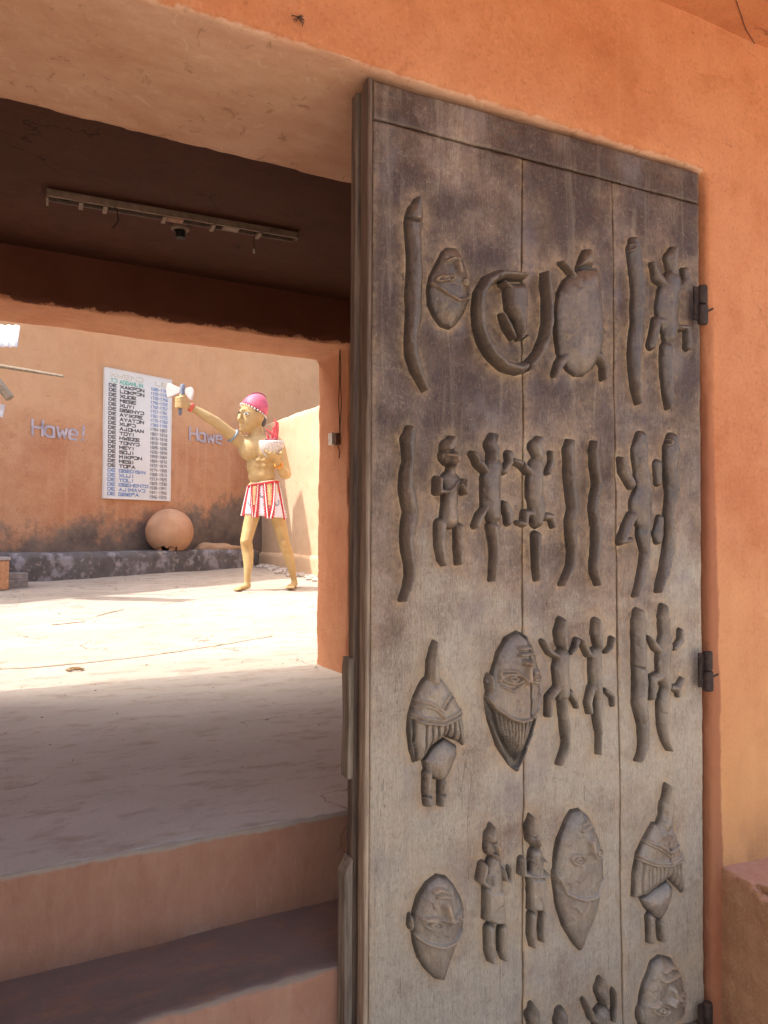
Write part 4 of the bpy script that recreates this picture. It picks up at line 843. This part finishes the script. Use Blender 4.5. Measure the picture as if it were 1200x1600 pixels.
# board
tl = atwall(163.5, 578, .05); tr = atwall(266.5, 589, .05); bl = atwall(163, 780.5, .05); br = atwall(268, 781.5, .05)
bw = float(((tr+br-tl-bl)/2)@wd); zt = (tl[2]+tr[2])/2; zb_ = (bl[2]+br[2])/2; bh = zt-zb_; ctr = (tl+bl)/2; ctr[2] = zb_
board = thing('name_board', 'tall white board with hand lettered list of names and years on orange wall', 'signboard', tuple(ctr))
M_white = simple('white_board_paint', (.74,.75,.73), .5, 0, .04, 6); M_black = simple('black_letter_paint', (.10,.10,.11), .6); M_blue = simple('faded_blue_letter_paint', (.22,.33,.55), .6); M_green = simple('green_letter_paint', (.20,.50,.42), .6); M_cream = simple('faded_yellow_letter_paint', (.62,.58,.46), .6); M_grey = simple('grey_letter_paint', (.24,.25,.28), .6)
def brd(u, v, h=0.): return ctr+wd*(u*bw)+UP*(v*bh)+wn*h
bm = bmesh.new(); add_prism(bm, [brd(0,0,-.05), brd(1,0,-.05), brd(1,1,-.05), brd(0,1,-.05)], wn*.05); bevel(bm, .006, 1); bm_obj('panel', bm, M_white, board)
bm = bmesh.new()
for a, b_, c, d in ((0,0,1,.006),(0,.994,1,1),(0,.007,.012,.993),(.988,.007,1,.993)): add_prism(bm, [brd(a,b_,.0), brd(c,b_,.0), brd(c,d,.0), brd(a,d,.0)], wn*.008)
bm_obj('border', bm, M_white, board)
names = ['XAKPƆN','LOKPƆN','XUDE','MESE','XUYI','GBENYƆ','AYIKPE','AYATƆN','XUFƆ','AJOHAN','TOYI','HWEZE','TONYƆ','MEYI','SOJI','MIKPƆN','MESI','TOFA','GBEDISIN','XUJI','TOLI','GBEHENTO','AJIMAVƆ','GBEFA']
dates = ['1688-1729','1729-1739','1739-1746','1746-1752','1752-1757','1757-1761','1761-1775','1775-1783','1783-1794','1794-1807','1807-1816','1816-1818','1818-1828','1828-1836','1836-1848','1848-1864','1864-1872','1872-1874','1874-1908','1908-1913','1913-1929','1929-1930','1930-1941','1941-1946','1946-1976']
def bt_line(name, text, u, v, cw, ch, adv, sw, mat):
    bm = bmesh.new(); strokes(bm, text, brd(u, v, .0), wd, UP, wn, cw*bw, ch*bh, adv*bw, sw*bw, .003); bm_obj(name, bm, mat, board)
bt_line('title_line', 'XWENƆ', .07, .935, .08, .032, .1, .011, M_cream); bt_line('title_line', 'LE', .74, .928, .08, .030, .1, .011, M_cream)
bt_line('name_line', 'TƆ', .075, .898, .038, .024, .052, .010, M_green); bt_line('name_line', 'AGBANLIN', .205, .894, .034, .026, .046, .010, M_green)
for k, nm in enumerate(names):
    v = .861-k*.0362; mt_ = M_blue if k >= 18 else M_black
    bt_line('name_line', 'DE', .055, v, .042, .021, .058, .011, mt_)
    cwn = .046 if len(nm) < 8 else .042
    bt_line('name_line', nm, .215, v-.002, cwn, .021, cwn*1.32, .0115, mt_)
for k, nm in enumerate(dates):
    bt_line('date_line', nm, .67, .886-k*.0362, .020, .021, .0305, .0075, M_blue if k < 9 else M_grey)
# words painted on the wall
def wallword(text, xa, xb, ytop, ybot, label):
    a = atwall(xa, ybot, .012); b_ = atwall(xb, ybot, .012); h_ = atwall(xa, ytop, .012)[2]-a[2]; w_ = float((b_-a)@wd); cw = w_/(4.2+ (0.5 if '!' in text else -.1))
    bm = bmesh.new(); strokes(bm, text, a, wd, UP, wn, cw*.86, h_, cw*1.1, .030, .0015)
    return tag(bm_obj('painted_word', bm, M_blueword), label, 'lettering', 'words painted on the courtyard wall')
M_blueword = simple('pale_blue_wall_paint', (.47,.43,.48), .8, 0, .3, 12)
wallword('Hawe!', 51, 131, 656, 679, 'pale blue painted word with exclamation mark on the orange wall left of the white board')
wallword('Hawe', 297, 347, 668, 687, 'pale blue painted word on the orange wall just below the statue arm')

# ------------------------------------------------------------------ things at the left edge of the courtyard
M_zinc = simple('pale_zinc', (.62,.60,.60), .45, .3, .1); M_weath = simple('weathered_pole_wood', (.30,.25,.19), .85)  # zinc in one even pale grey
def corr(name, xa, xb, ya, yb, D, nrib, label, drop=.25):
    a = atdepth(xa, ya, D); b_ = atdepth(xb, ya+3, D); a2 = atdepth(xa, yb, D-drop); b2 = atdepth(xb-4, yb+3, D-drop); V = []; F = []; n = nrib*8
    nn = np.cross(b_-a, a2-a); nn /= np.linalg.norm(nn)
    for i in range(n+1):
        t = i/n; o = nn*.006*math.cos(t*nrib*2*math.pi); V += [tuple(a+(b_-a)*t+o), tuple(a2+(b2-a2)*t+o)]
    for i in range(n): F.append((2*i, 2*i+1, 2*i+3, 2*i+2))
    o = mesh_obj(name, V, F, M_zinc, smooth=True); md = o.modifiers.new('t', 'SOLIDIFY'); md.thickness = .004
    return tag(o, label, 'roof sheet', 'corrugated sheets at the left edge')
corr('corrugated_sheet', -150, 31, 505, 539, 7.2, 16, 'pale corrugated roofing sheet end at the upper left above the weathered pole')
corr('corrugated_sheet', -90, 8, 629, 648, 8.0, 9, 'small pale corrugated sheet corner at the left edge below the weathered pole')
bm = bmesh.new(); add_tube(bm, [atdepth(-160, 545, 7.4), atdepth(0, 572, 7.5), atdepth(50, 580, 7.5), atdepth(99, 588, 7.5)], [.02, .02, .017, .012], 8)
tag(bm_obj('wooden_pole', bm, M_weath), 'thin weathered wooden pole jutting in from the left in front of the orange wall', 'pole')
bm = bmesh.new(); add_tube(bm, [atdepth(-60, 540, 7.8), atdepth(-2, 600, 7.8), atdepth(16, 622, 7.8)], [.05, .05, .045], 6)
tag(bm_obj('rafter', bm, M_weath), 'short grey rafter end sloping down at the left edge of the opening', 'rafter')
c = atground(22, 919)
bm = bmesh.new(); Mx = Matrix.Translation((c[0], c[1]+.1, c[2])) @ Matrix.Rotation(.25, 4, 'Z')
add_box(bm, -.12, .12, -.09, .09, 0, .09, Mx); add_box(bm, -.13, .12, -.08, .1, .092, .155, Mx); bevel(bm, .008)
tag(bm_obj('concrete_block', bm, simple('grey_concrete', (.28,.27,.26), .9, 0, .3, 14)), 'small grey concrete block lying against the black plinth at the left', 'block')
c = atground(-4, 921)
bm = bmesh.new(); Mx = Matrix.Translation((c[0], c[1], c[2])) @ Matrix.Rotation(.1, 4, 'Z'); add_box(bm, -.35, .09, -.12, .12, 0, .30, Mx); bevel(bm, .01)
sb = bm_obj('masonry_stub', bm, simple('orange_stub', (.50,.26,.14), .9)); tag(sb, 'orange masonry stub at the left frame edge in front of the plinth', 'masonry')
bm = bmesh.new(); add_box(bm, -.36, .1, -.13, .13, .303, .335, Mx); bevel(bm, .006); bm_obj('capstone', bm, simple('grey_cap', (.36,.34,.33)), sb)

# ------------------------------------------------------------------ statue
fa = atground(381, 921); fb = atground(462, 917)
DS = float((fa@CF+fb@CF)/2); PX = DS/FPX
def S(x, y, d=0.): return Vector(ray(x, y)*(DS+d))           # a point of the statue; d = metres nearer (-) or farther (+)
stt = thing('statue', 'golden painted statue of bare chested man in pink cap and kilt raising an axe', 'statue', tuple((S(381, 921)+S(462, 917))/2))
def capsule(bm, pts):            # pts (x, y, d, r_px)
    for (a, b_) in zip(pts, pts[1:]):
        pa, pb = S(a[0], a[1], a[2]), S(b_[0], b_[1], b_[2]); ra, rb = a[3]*PX, b_[3]*PX
        n = max(2, int((pb-pa).length/(min(ra, rb)*.45))+1)
        for k in range(n+1):
            t = k/n; bmesh.ops.create_icosphere(bm, subdivisions=2, radius=ra+(rb-ra)*t, matrix=Matrix.Translation(pa.lerp(pb, t)))
CRv, CUv, CFv = Vector(CR), Vector(CU), Vector(CF)
def ellipsoid(bm, x, y, d, rx, ry, rz, rot=0., yaw=0.):
    c = S(x, y, d); B_ = Matrix((CRv, CUv, CFv)).transposed().to_4x4()
    Mm = Matrix.Translation(c) @ B_ @ Matrix.Rotation(rot, 4, 'Z') @ Matrix.Rotation(yaw, 4, 'Y') @ Matrix.Diagonal((rx*PX, ry*PX, rz*PX, 1))
    bmesh.ops.create_icosphere(bm, subdivisions=3, radius=1, matrix=Mm)
def organic(name, bm, mat, parent, vox, it=4):
    o = bm_obj(name, bm, mat, None); md = o.modifiers.new('r', 'REMESH'); md.mode = 'VOXEL'; md.voxel_size = vox
    sm = o.modifiers.new('s', 'SMOOTH'); sm.factor = .5; sm.iterations = it
    me = eval_mesh(o); old = o.data; o.modifiers.clear(); o.data = me; bpy.data.meshes.remove(old)
    if not me.materials: me.materials.append(mat)
    me.polygons.foreach_set('use_smooth', [True]*len(me.polygons)); setparent(o, parent); return o
dA, dB = float(fa@CF)-DS, float(fb@CF)-DS
s_ = NB('golden_statue_paint'); n_ = s_.noise(7, 6, .65); n2_ = s_.noise(24, 5, .7)
c_ = s_.mix(s_.ramp(n_, .35, .68), (.46,.315,.14), (.55,.40,.20)); c_ = s_.mix(s_.math('MULTIPLY', s_.ramp(n2_, .58, .72), .4), c_, (.30,.18,.07)); s_.bump(n2_, .006, .4); M_gold = s_.done(c_, .5)
bm = bmesh.new()
# head (turned to the viewer's left)
ellipsoid(bm, 395, 646, 0, 19, 25, 21); ellipsoid(bm, 389, 656, -.03, 15, 18, 16); capsule(bm, [(384,666,-.07,8),(390,669,-.02,8),(402,664,.03,8)])
capsule(bm, [(375.5,645,-.13,2.6),(373.6,655,-.17,3.2)]); capsule(bm, [(377,658,-.15,3.0),(373,657.5,-.15,2.4)]); capsule(bm, [(376,641,-.12,2.2),(383,639.5,-.13,2.2),(391,642,-.11,2.2)])
capsule(bm, [(375,663.2,-.12,1.8),(381,664.2,-.13,1.8)]); capsule(bm, [(376,666.3,-.12,1.9),(382,667.2,-.12,1.9)]); ellipsoid(bm, 380, 671, -.08, 6, 5, 6); ellipsoid(bm, 389, 655, -.1, 6, 5, 5)
ellipsoid(bm, 408, 652, -.03, 3.2, 6.5, 5)
capsule(bm, [(398,662,.03,12),(401,682,.03,12.5)])
# torso
ellipsoid(bm, 392, 702, -.02, 20, 19, 17); ellipsoid(bm, 420, 702, -.02, 21, 20, 17); ellipsoid(bm, 405, 690, .03, 33, 12, 15); ellipsoid(bm, 389, 706, -.085, 15, 11, 8); ellipsoid(bm, 418, 707, -.085, 16, 11, 8)
ellipsoid(bm, 408, 728, 0, 23, 24, 15)
for row, yy in enumerate((719, 728, 737)):
    for xx in (403.5, 413.5): ellipsoid(bm, xx-(.5*row), yy, -.108+.01*row, 4.6, 4.0, 3.4)
capsule(bm, [(381,846,dA*.6-.13,4.4),(382.5,850,dA*.6-.12,4)]); capsule(bm, [(442,848,dB*.6-.13,4.4),(443.5,852,dB*.6-.12,4)])
ellipsoid(bm, 409, 744, -.01, 21, 16, 15); ellipsoid(bm, 412, 763, .01, 25, 18, 18)
capsule(bm, [(384,686,-.05,4),(401,692,-.07,2.6)]); capsule(bm, [(425,684,-.03,4),(406,692,-.07,2.6)])
# right arm, stretched out
capsule(bm, [(381,692,0,12),(373,688,-.05,11),(360,678,-.12,9.5),(337,659,-.22,8.2),(325,652,-.26,8.2),(312,644,-.3,6.8),(298,636,-.34,5),(291,632,-.36,5.2)])
ellipsoid(bm, 287, 629, -.36, 6.5, 8.5, 5)
for k, yy in enumerate((621.5, 626.5, 631.5, 636)):          # four fingers closed round the handle
    capsule(bm, [(289, yy+1, -.40+.0, 2.4), (283, yy-.3, -.47, 2.3), (276, yy+.3, -.46, 2.1), (274.5, yy+.6, -.40, 2.0), (278, yy+1, -.355, 1.7)])
capsule(bm, [(291, 626, -.38, 2.8), (288, 618, -.42, 2.4), (281, 616.5, -.44, 2.0)])
# left arm under the bowl
capsule(bm, [(430,692,.03,12),(436,700,.02,10.5),(442,720,.0,9),(447,741,-.05,8.5),(444,741,-.12,8),(438,731,-.2,6.2),(434,722,-.27,5),(431,716,-.30,5.5)])
ellipsoid(bm, 429, 713, -.33, 8, 4, 7)
for ax0, tx, ty in ((422,412,702), (425,417,706), (429,423,707), (433,430,706.5), (437,441,700)):
    capsule(bm, [(ax0, 714, -.36, 2.3), ((ax0+tx)/2, 713-(714-ty)*.35, -.46, 2.1), (tx, ty, -.485 if ax0 < 436 else -.38, 1.7)])
# legs
capsule(bm, [(400,770,.0,14),(396,800,(dA)*.25,12.5),(390,822,dA*.45,11),(384.5,845,dA*.6-.03,9.4),(387,862,dA*.7,9.4),(388,880,dA*.85,7.8),(386.5,898,dA,5.4),(386.5,910,dA,5.2)])
capsule(bm, [(387,915,dA,5.6),(379,918,dA-.04,4.4),(371,920.5,dA-.10,3.6)])
for k in range(5): capsule(bm, [(372+k*1.0,920,dA-.10-.01*k,2.1),(365.5+k*1.6,921.8-.1*k,dA-.16-.015*k,1.6)])
capsule(bm, [(426,770,.0,14),(431,798,dB*.2,13),(438,824,dB*.4,11.2),(443.5,847,dB*.6-.02,9.3),(450,866,dB*.75+.02,9.2),(455,885,dB*.9,7.2),(458.5,902,dB,5.0),(460,909,dB,5.2)])
capsule(bm, [(460.5,912,dB+.02,5.2),(457,915,dB-.1,4.5),(453,916.5,dB-.2,4.2)])
for k in range(5): capsule(bm, [(449+k*2.6,917,dB-.2,1.9),(446+k*3,918.5,dB-.29-.01*k,1.6)])
body = organic('body', bm, M_gold, stt, .0105, 3)
# face paint
M_eye = simple('white_eye_paint', (.75,.75,.72), .4, 0, .02); M_hair = simple('charcoal_hair_paint', (.07,.07,.075), .6); M_pink = simple('pink_cap_paint', (.62,.13,.20), .55, 0, .25, 14)
M_red = simple('red_ribbon_paint', (.55,.045,.05), .5); M_cloth = simple('white_kilt_paint', (.74,.70,.76), .6, 0, .07, 14); M_band = simple('slate_band_paint', (.22,.27,.32), .6); M_orange = simple('orange_band', (.75,.30,.05), .5)
M_bowl = simple('speckled_white_bowl', (.62,.58,.54), .6, 0, .35, 60); M_hand = simple('slate_handle', (.19,.21,.27), .6)
for ex, ey, dz in ((385.2, 646.6, -.178), (374.4, 646.2, -.155)):
    e = bmesh.new(); w_ = 4.3 if ex > 380 else 2.3; ellipsoid(e, ex, ey, dz+.03, w_, 2.1, 2.4); eo = bm_obj('eye', e, M_eye, body, True)
    e = bmesh.new(); ellipsoid(e, ex-.8, ey, dz+.012, 1.5, 1.7, 2.2); bm_obj('iris', e, M_hair, body, True)
    e = bmesh.new(); capsule(e, [(ex-w_, ey-1.6, dz+.01, .6), (ex, ey-2.9, dz, .7), (ex+w_, ey-1.2, dz+.02, .6)]); bm_obj('eyebrow', e, M_hair, body, True)
hb = bmesh.new(); ellipsoid(hb, 401.5, 643, -.05, 5.5, 12, 12); ellipsoid(hb, 409, 656, .06, 7, 12, 14); bm_obj('hair', hb, M_hair, body, True)
# cap: dome cut by a tilted rim
cb = bmesh.new(); cc = S(396.5, 641, 0); B_ = Matrix((CRv, CUv, CFv)).transposed().to_4x4()
tilt = Matrix.Translation(cc) @ B_ @ Matrix.Rotation(R(-26), 4, 'Z') @ Matrix.Rotation(R(10), 4, 'X')
bmesh.ops.create_uvsphere(cb, u_segments=40, v_segments=24, radius=1, matrix=Matrix.Rotation(R(90), 4, 'X'))
bmesh.ops.delete(cb, geom=[v for v in cb.verts if v.co.y < -.08], context='VERTS')
for v in cb.verts: v.co = tilt @ Vector((v.co.x*21.3*PX, v.co.y*27*PX+.0, v.co.z*22.5*PX))
capo = bm_obj('cap', cb, M_pink, stt, True); sm = capo.modifiers.new('t', 'SOLIDIFY'); sm.thickness = .012; sm.offset = 1
cb = bmesh.new()
for k in range(28):
    a = 2*math.pi*k/28; p = tilt @ Vector((math.cos(a)*22*PX, -.012, math.sin(a)*23.2*PX)); bmesh.ops.create_icosphere(cb, subdivisions=1, radius=.011, matrix=Matrix.Translation(p))
bm_obj('cap_bead_trim', cb, M_eye, capo)
cb = bmesh.new(); add_tube(cb, [tilt @ Vector((math.cos(t)*21.8*PX*.95-.0, math.sin(t)*27.6*PX, -math.cos(t)*5*PX-8*PX)) for t in [math.pi*(.97-.62*k/14) for k in range(15)]], .007, 6); bm_obj('cap_seam', cb, simple('dark_pink_seam', (.18,.03,.06)), capo)
# bands
def band(name, x, y, d, r, w, ax, mat):
    b2 = bmesh.new(); c = S(x, y, d); a = ax.normalized(); add_tube(b2, [c-a*w*PX, c-a*w*.6*PX, c+a*w*.6*PX, c+a*w*PX], [r*PX*.96, r*PX*1.05, r*PX*1.05, r*PX*.96], 20); bm_obj(name, b2, mat, stt, True)
band('arm_band', 364, 681, -.10, 11.2, 1.6, S(373,688,-.05)-S(337,659,-.22), M_band)
band('wrist_band', 299, 636.8, -.335, 6.6, 2.6, S(312,644,-.3)-S(291,632,-.36), simple('red_wrist_band', (.60,.12,.08), .5))
band('wrist_band', 435.5, 726, -.245, 6.9, 1.6, S(438,731,-.2)-S(434,722,-.27), M_orange)
# kilt
kb = bmesh.new(); nk, nl = 96, 10; rings = []
def kpt(a, t, o=0.):
    fold = 1+.035*t*math.sin(a*14); ca, sa = math.cos(a), math.sin(a)
    rx = (23+11.5*t+o)*fold; rz = (18+7*t+o)*fold; cx = 411.5+2.2*t; cy = 757+49*t + (-3.5*ca*(1-t))+ (3.0*ca*t)
    return S(cx, cy, 0)+CRv*(rx*PX*ca)+CFv*(-rz*PX*sa)
for j in range(nl+1): rings.append([kb.verts.new(kpt(2*math.pi*i/nk, j/nl)) for i in range(nk)])
for A_, B2 in zip(rings, rings[1:]):
    for i in range(nk): kb.faces.new((A_[i], A_[(i+1) % nk], B2[(i+1) % nk], B2[i]))
kilt = bm_obj('kilt', kb, M_cloth, stt, True); sm = kilt.modifiers.new('t', 'SOLIDIFY'); sm.thickness = .02
def strip(name, a0, a1, mat, w=.055, zig=0., t0=0., t1=1.06, o=1.0):
    b2 = bmesh.new(); n = 26; prev = None
    for k in range(n+1):
        t = t0+(t1-t0)*k/n; a = a0+(a1-a0)*t; ww = w*(1+.35*t)/(1+.3*t); ww = ww+(zig if k % 2 else 0)
        r = [b2.verts.new(kpt(a-ww, t, o)), b2.verts.new(kpt(a, t, o+.9)), b2.verts.new(kpt(a+ww, t, o))]
        if prev:
            b2.faces.new((prev[0], prev[1], r[1], r[0])); b2.faces.new((prev[1], prev[2], r[2], r[1]))
        prev = r
    o_ = bm_obj(name, b2, mat, kilt); m_ = o_.modifiers.new('t', 'SOLIDIFY'); m_.thickness = .012; return o_
for a0, a1 in ((2.77,2.74),(2.33,1.98),(1.77,1.86),(1.37,1.34),(.72,1.19),(.21,.36),(-.9,-.9),(-2.2,-2.2)):
    strip('ribbon', a0, a1, M_red, .085, .06); strip('ribbon_bead_row', a0, a1, M_eye, .018, .018, o=2.2)
M_tanstrip = simple('cream_sash_paint', (.66,.50,.27), .6)
for a0, a1 in ((2.04, 1.92), (1.05, 1.25)): strip('sash', a0, a1, M_tanstrip, .17, 0., 0, .66, o=.7)
kb = bmesh.new(); add_tube(kb, [kpt(2*math.pi*i/40, -.01, .6) for i in range(41)], 1.9*PX, 8, False); bm_obj('belt', kb, M_red, kilt)
kb = bmesh.new(); add_tube(kb, [kpt(2*math.pi*i/40, -.055, .4) for i in range(41)], 1.0*PX, 8, False); bm_obj('belt_edge', kb, simple('cream_belt_paint', (.72,.62,.48)), kilt)
for a, t in ((2.25, .55), (1.35, .6), (1.55, .3), (.75, .55)):
    kb = bmesh.new(); add_tube(kb, [kpt(a+.13*math.cos(q*.45), t+.11*math.sin(q*.45), .5) for q in range(9)], .006, 5); bm_obj('painted_scroll', kb, M_band, kilt)
# axe
ab = bmesh.new(); add_tube(ab, [S(285.5,600,-.42), S(285.3,603,-.42), S(283.5,625,-.42), S(281.5,645,-.42), S(281,649,-.42)], [2.2*PX, 3.9*PX, 3.6*PX, 2.8*PX, 1.6*PX], 12)
axe = bm_obj('axe', ab, M_hand, stt, True)
M_blade = simple('white_blade_paint', (.74,.66,.62), .5, 0, .04)
for pts in ([(282,606),(262,597),(259,606),(261,622),(270,619),(282,614)], [(288,607),(299,603.5),(303,611),(299,626),(294,622),(288,614)]):
    ab = bmesh.new(); add_prism(ab, [S(x, y, -.44) for x, y in pts], CFv*.035); bmesh.ops.recalc_face_normals(ab, faces=ab.faces); bmesh.ops.bevel(ab, geom=ab.edges[:], offset=.010, segments=2, affect='EDGES'); bm_obj('blade', ab, M_blade, axe, False)
# bowl and offering
bb = bmesh.new(); c = S(424.5, 689.5, -.36); prof = [(16, 0), (16.2, -2), (15.6, -8), (12.5, -15), (8, -20), (2, -22), (.1, -22)]
n = 28; rg = []
for r_, h_ in prof: rg.append([bb.verts.new(c+CRv*(r_*PX*math.cos(2*math.pi*i/n))+CFv*(r_*PX*math.sin(2*math.pi*i/n)*.8)+Vector((0,0,h_*PX))) for i in range(n)])
for A_, B2 in zip(rg, rg[1:]):
    for i in range(n): bb.faces.new((A_[i], A_[(i+1) % n], B2[(i+1) % n], B2[i]))
bowl = bm_obj('bowl', bb, M_bowl, stt, True); sm = bowl.modifiers.new('t', 'SOLIDIFY'); sm.thickness = .02; sm.offset = -1
ob = bmesh.new()
for i in range(60):
    a, r_ = random.uniform(0, 6.28), 13*math.sqrt(random.random()); p = c+CRv*(r_*PX*math.cos(a))+CFv*(r_*PX*math.sin(a)*.8)+Vector((0, 0, random.uniform(-2, 1.5+3*(1-r_/13))*PX)); bmesh.ops.create_icosphere(ob, subdivisions=1, radius=1.9*PX, matrix=Matrix.Translation(p))
bm_obj('offering_heap', ob, simple('dark_pink_grains', (.30,.12,.14), .6, 0, .6, 60), bowl)
for pts in ([(429,687,2.4),(432,676,2.4),(430,668,2.2),(432,661,1.9),(428,655,.8)], [(424,688,2.2),(426,679,2.2),(421,674,1.8),(416,671,1.0)], [(432,687,2.4),(433.5,672,2.2),(434,660,1.2)], [(420,688,2),(419,681,1.8),(416,677,1.1)], [(428,686,2.2),(428,674,1.8),(426,668,1.0)]):
    ob = bmesh.new(); capsule(ob, [(x, y, -.36, r_) for x, y, r_ in pts]); bm_obj('flame', ob, simple('flame_red_paint', (.58,.09,.10), .5), bowl, True)

# bits of straw and webs stuck on the front wall
P = aty(464, 33, 1.57)
bm = bmesh.new()
for k in range(7):
    a = -.5+.33*k; add_tube(bm, [P+np.array([-.014+.005*k, -.004, .006*math.cos(k*2)]), P+np.array([0, -.016, .004*math.sin(k)]), P+np.array([.014*math.cos(a), -.006, .014*math.sin(a*2)])], .0011, 5)
tag(bm_obj('dry_straw', bm, simple('dry_straw_dark', (.07,.045,.03))), 'tiny tuft of dark dry straw stuck on the orange wall above the doorway', 'straw')
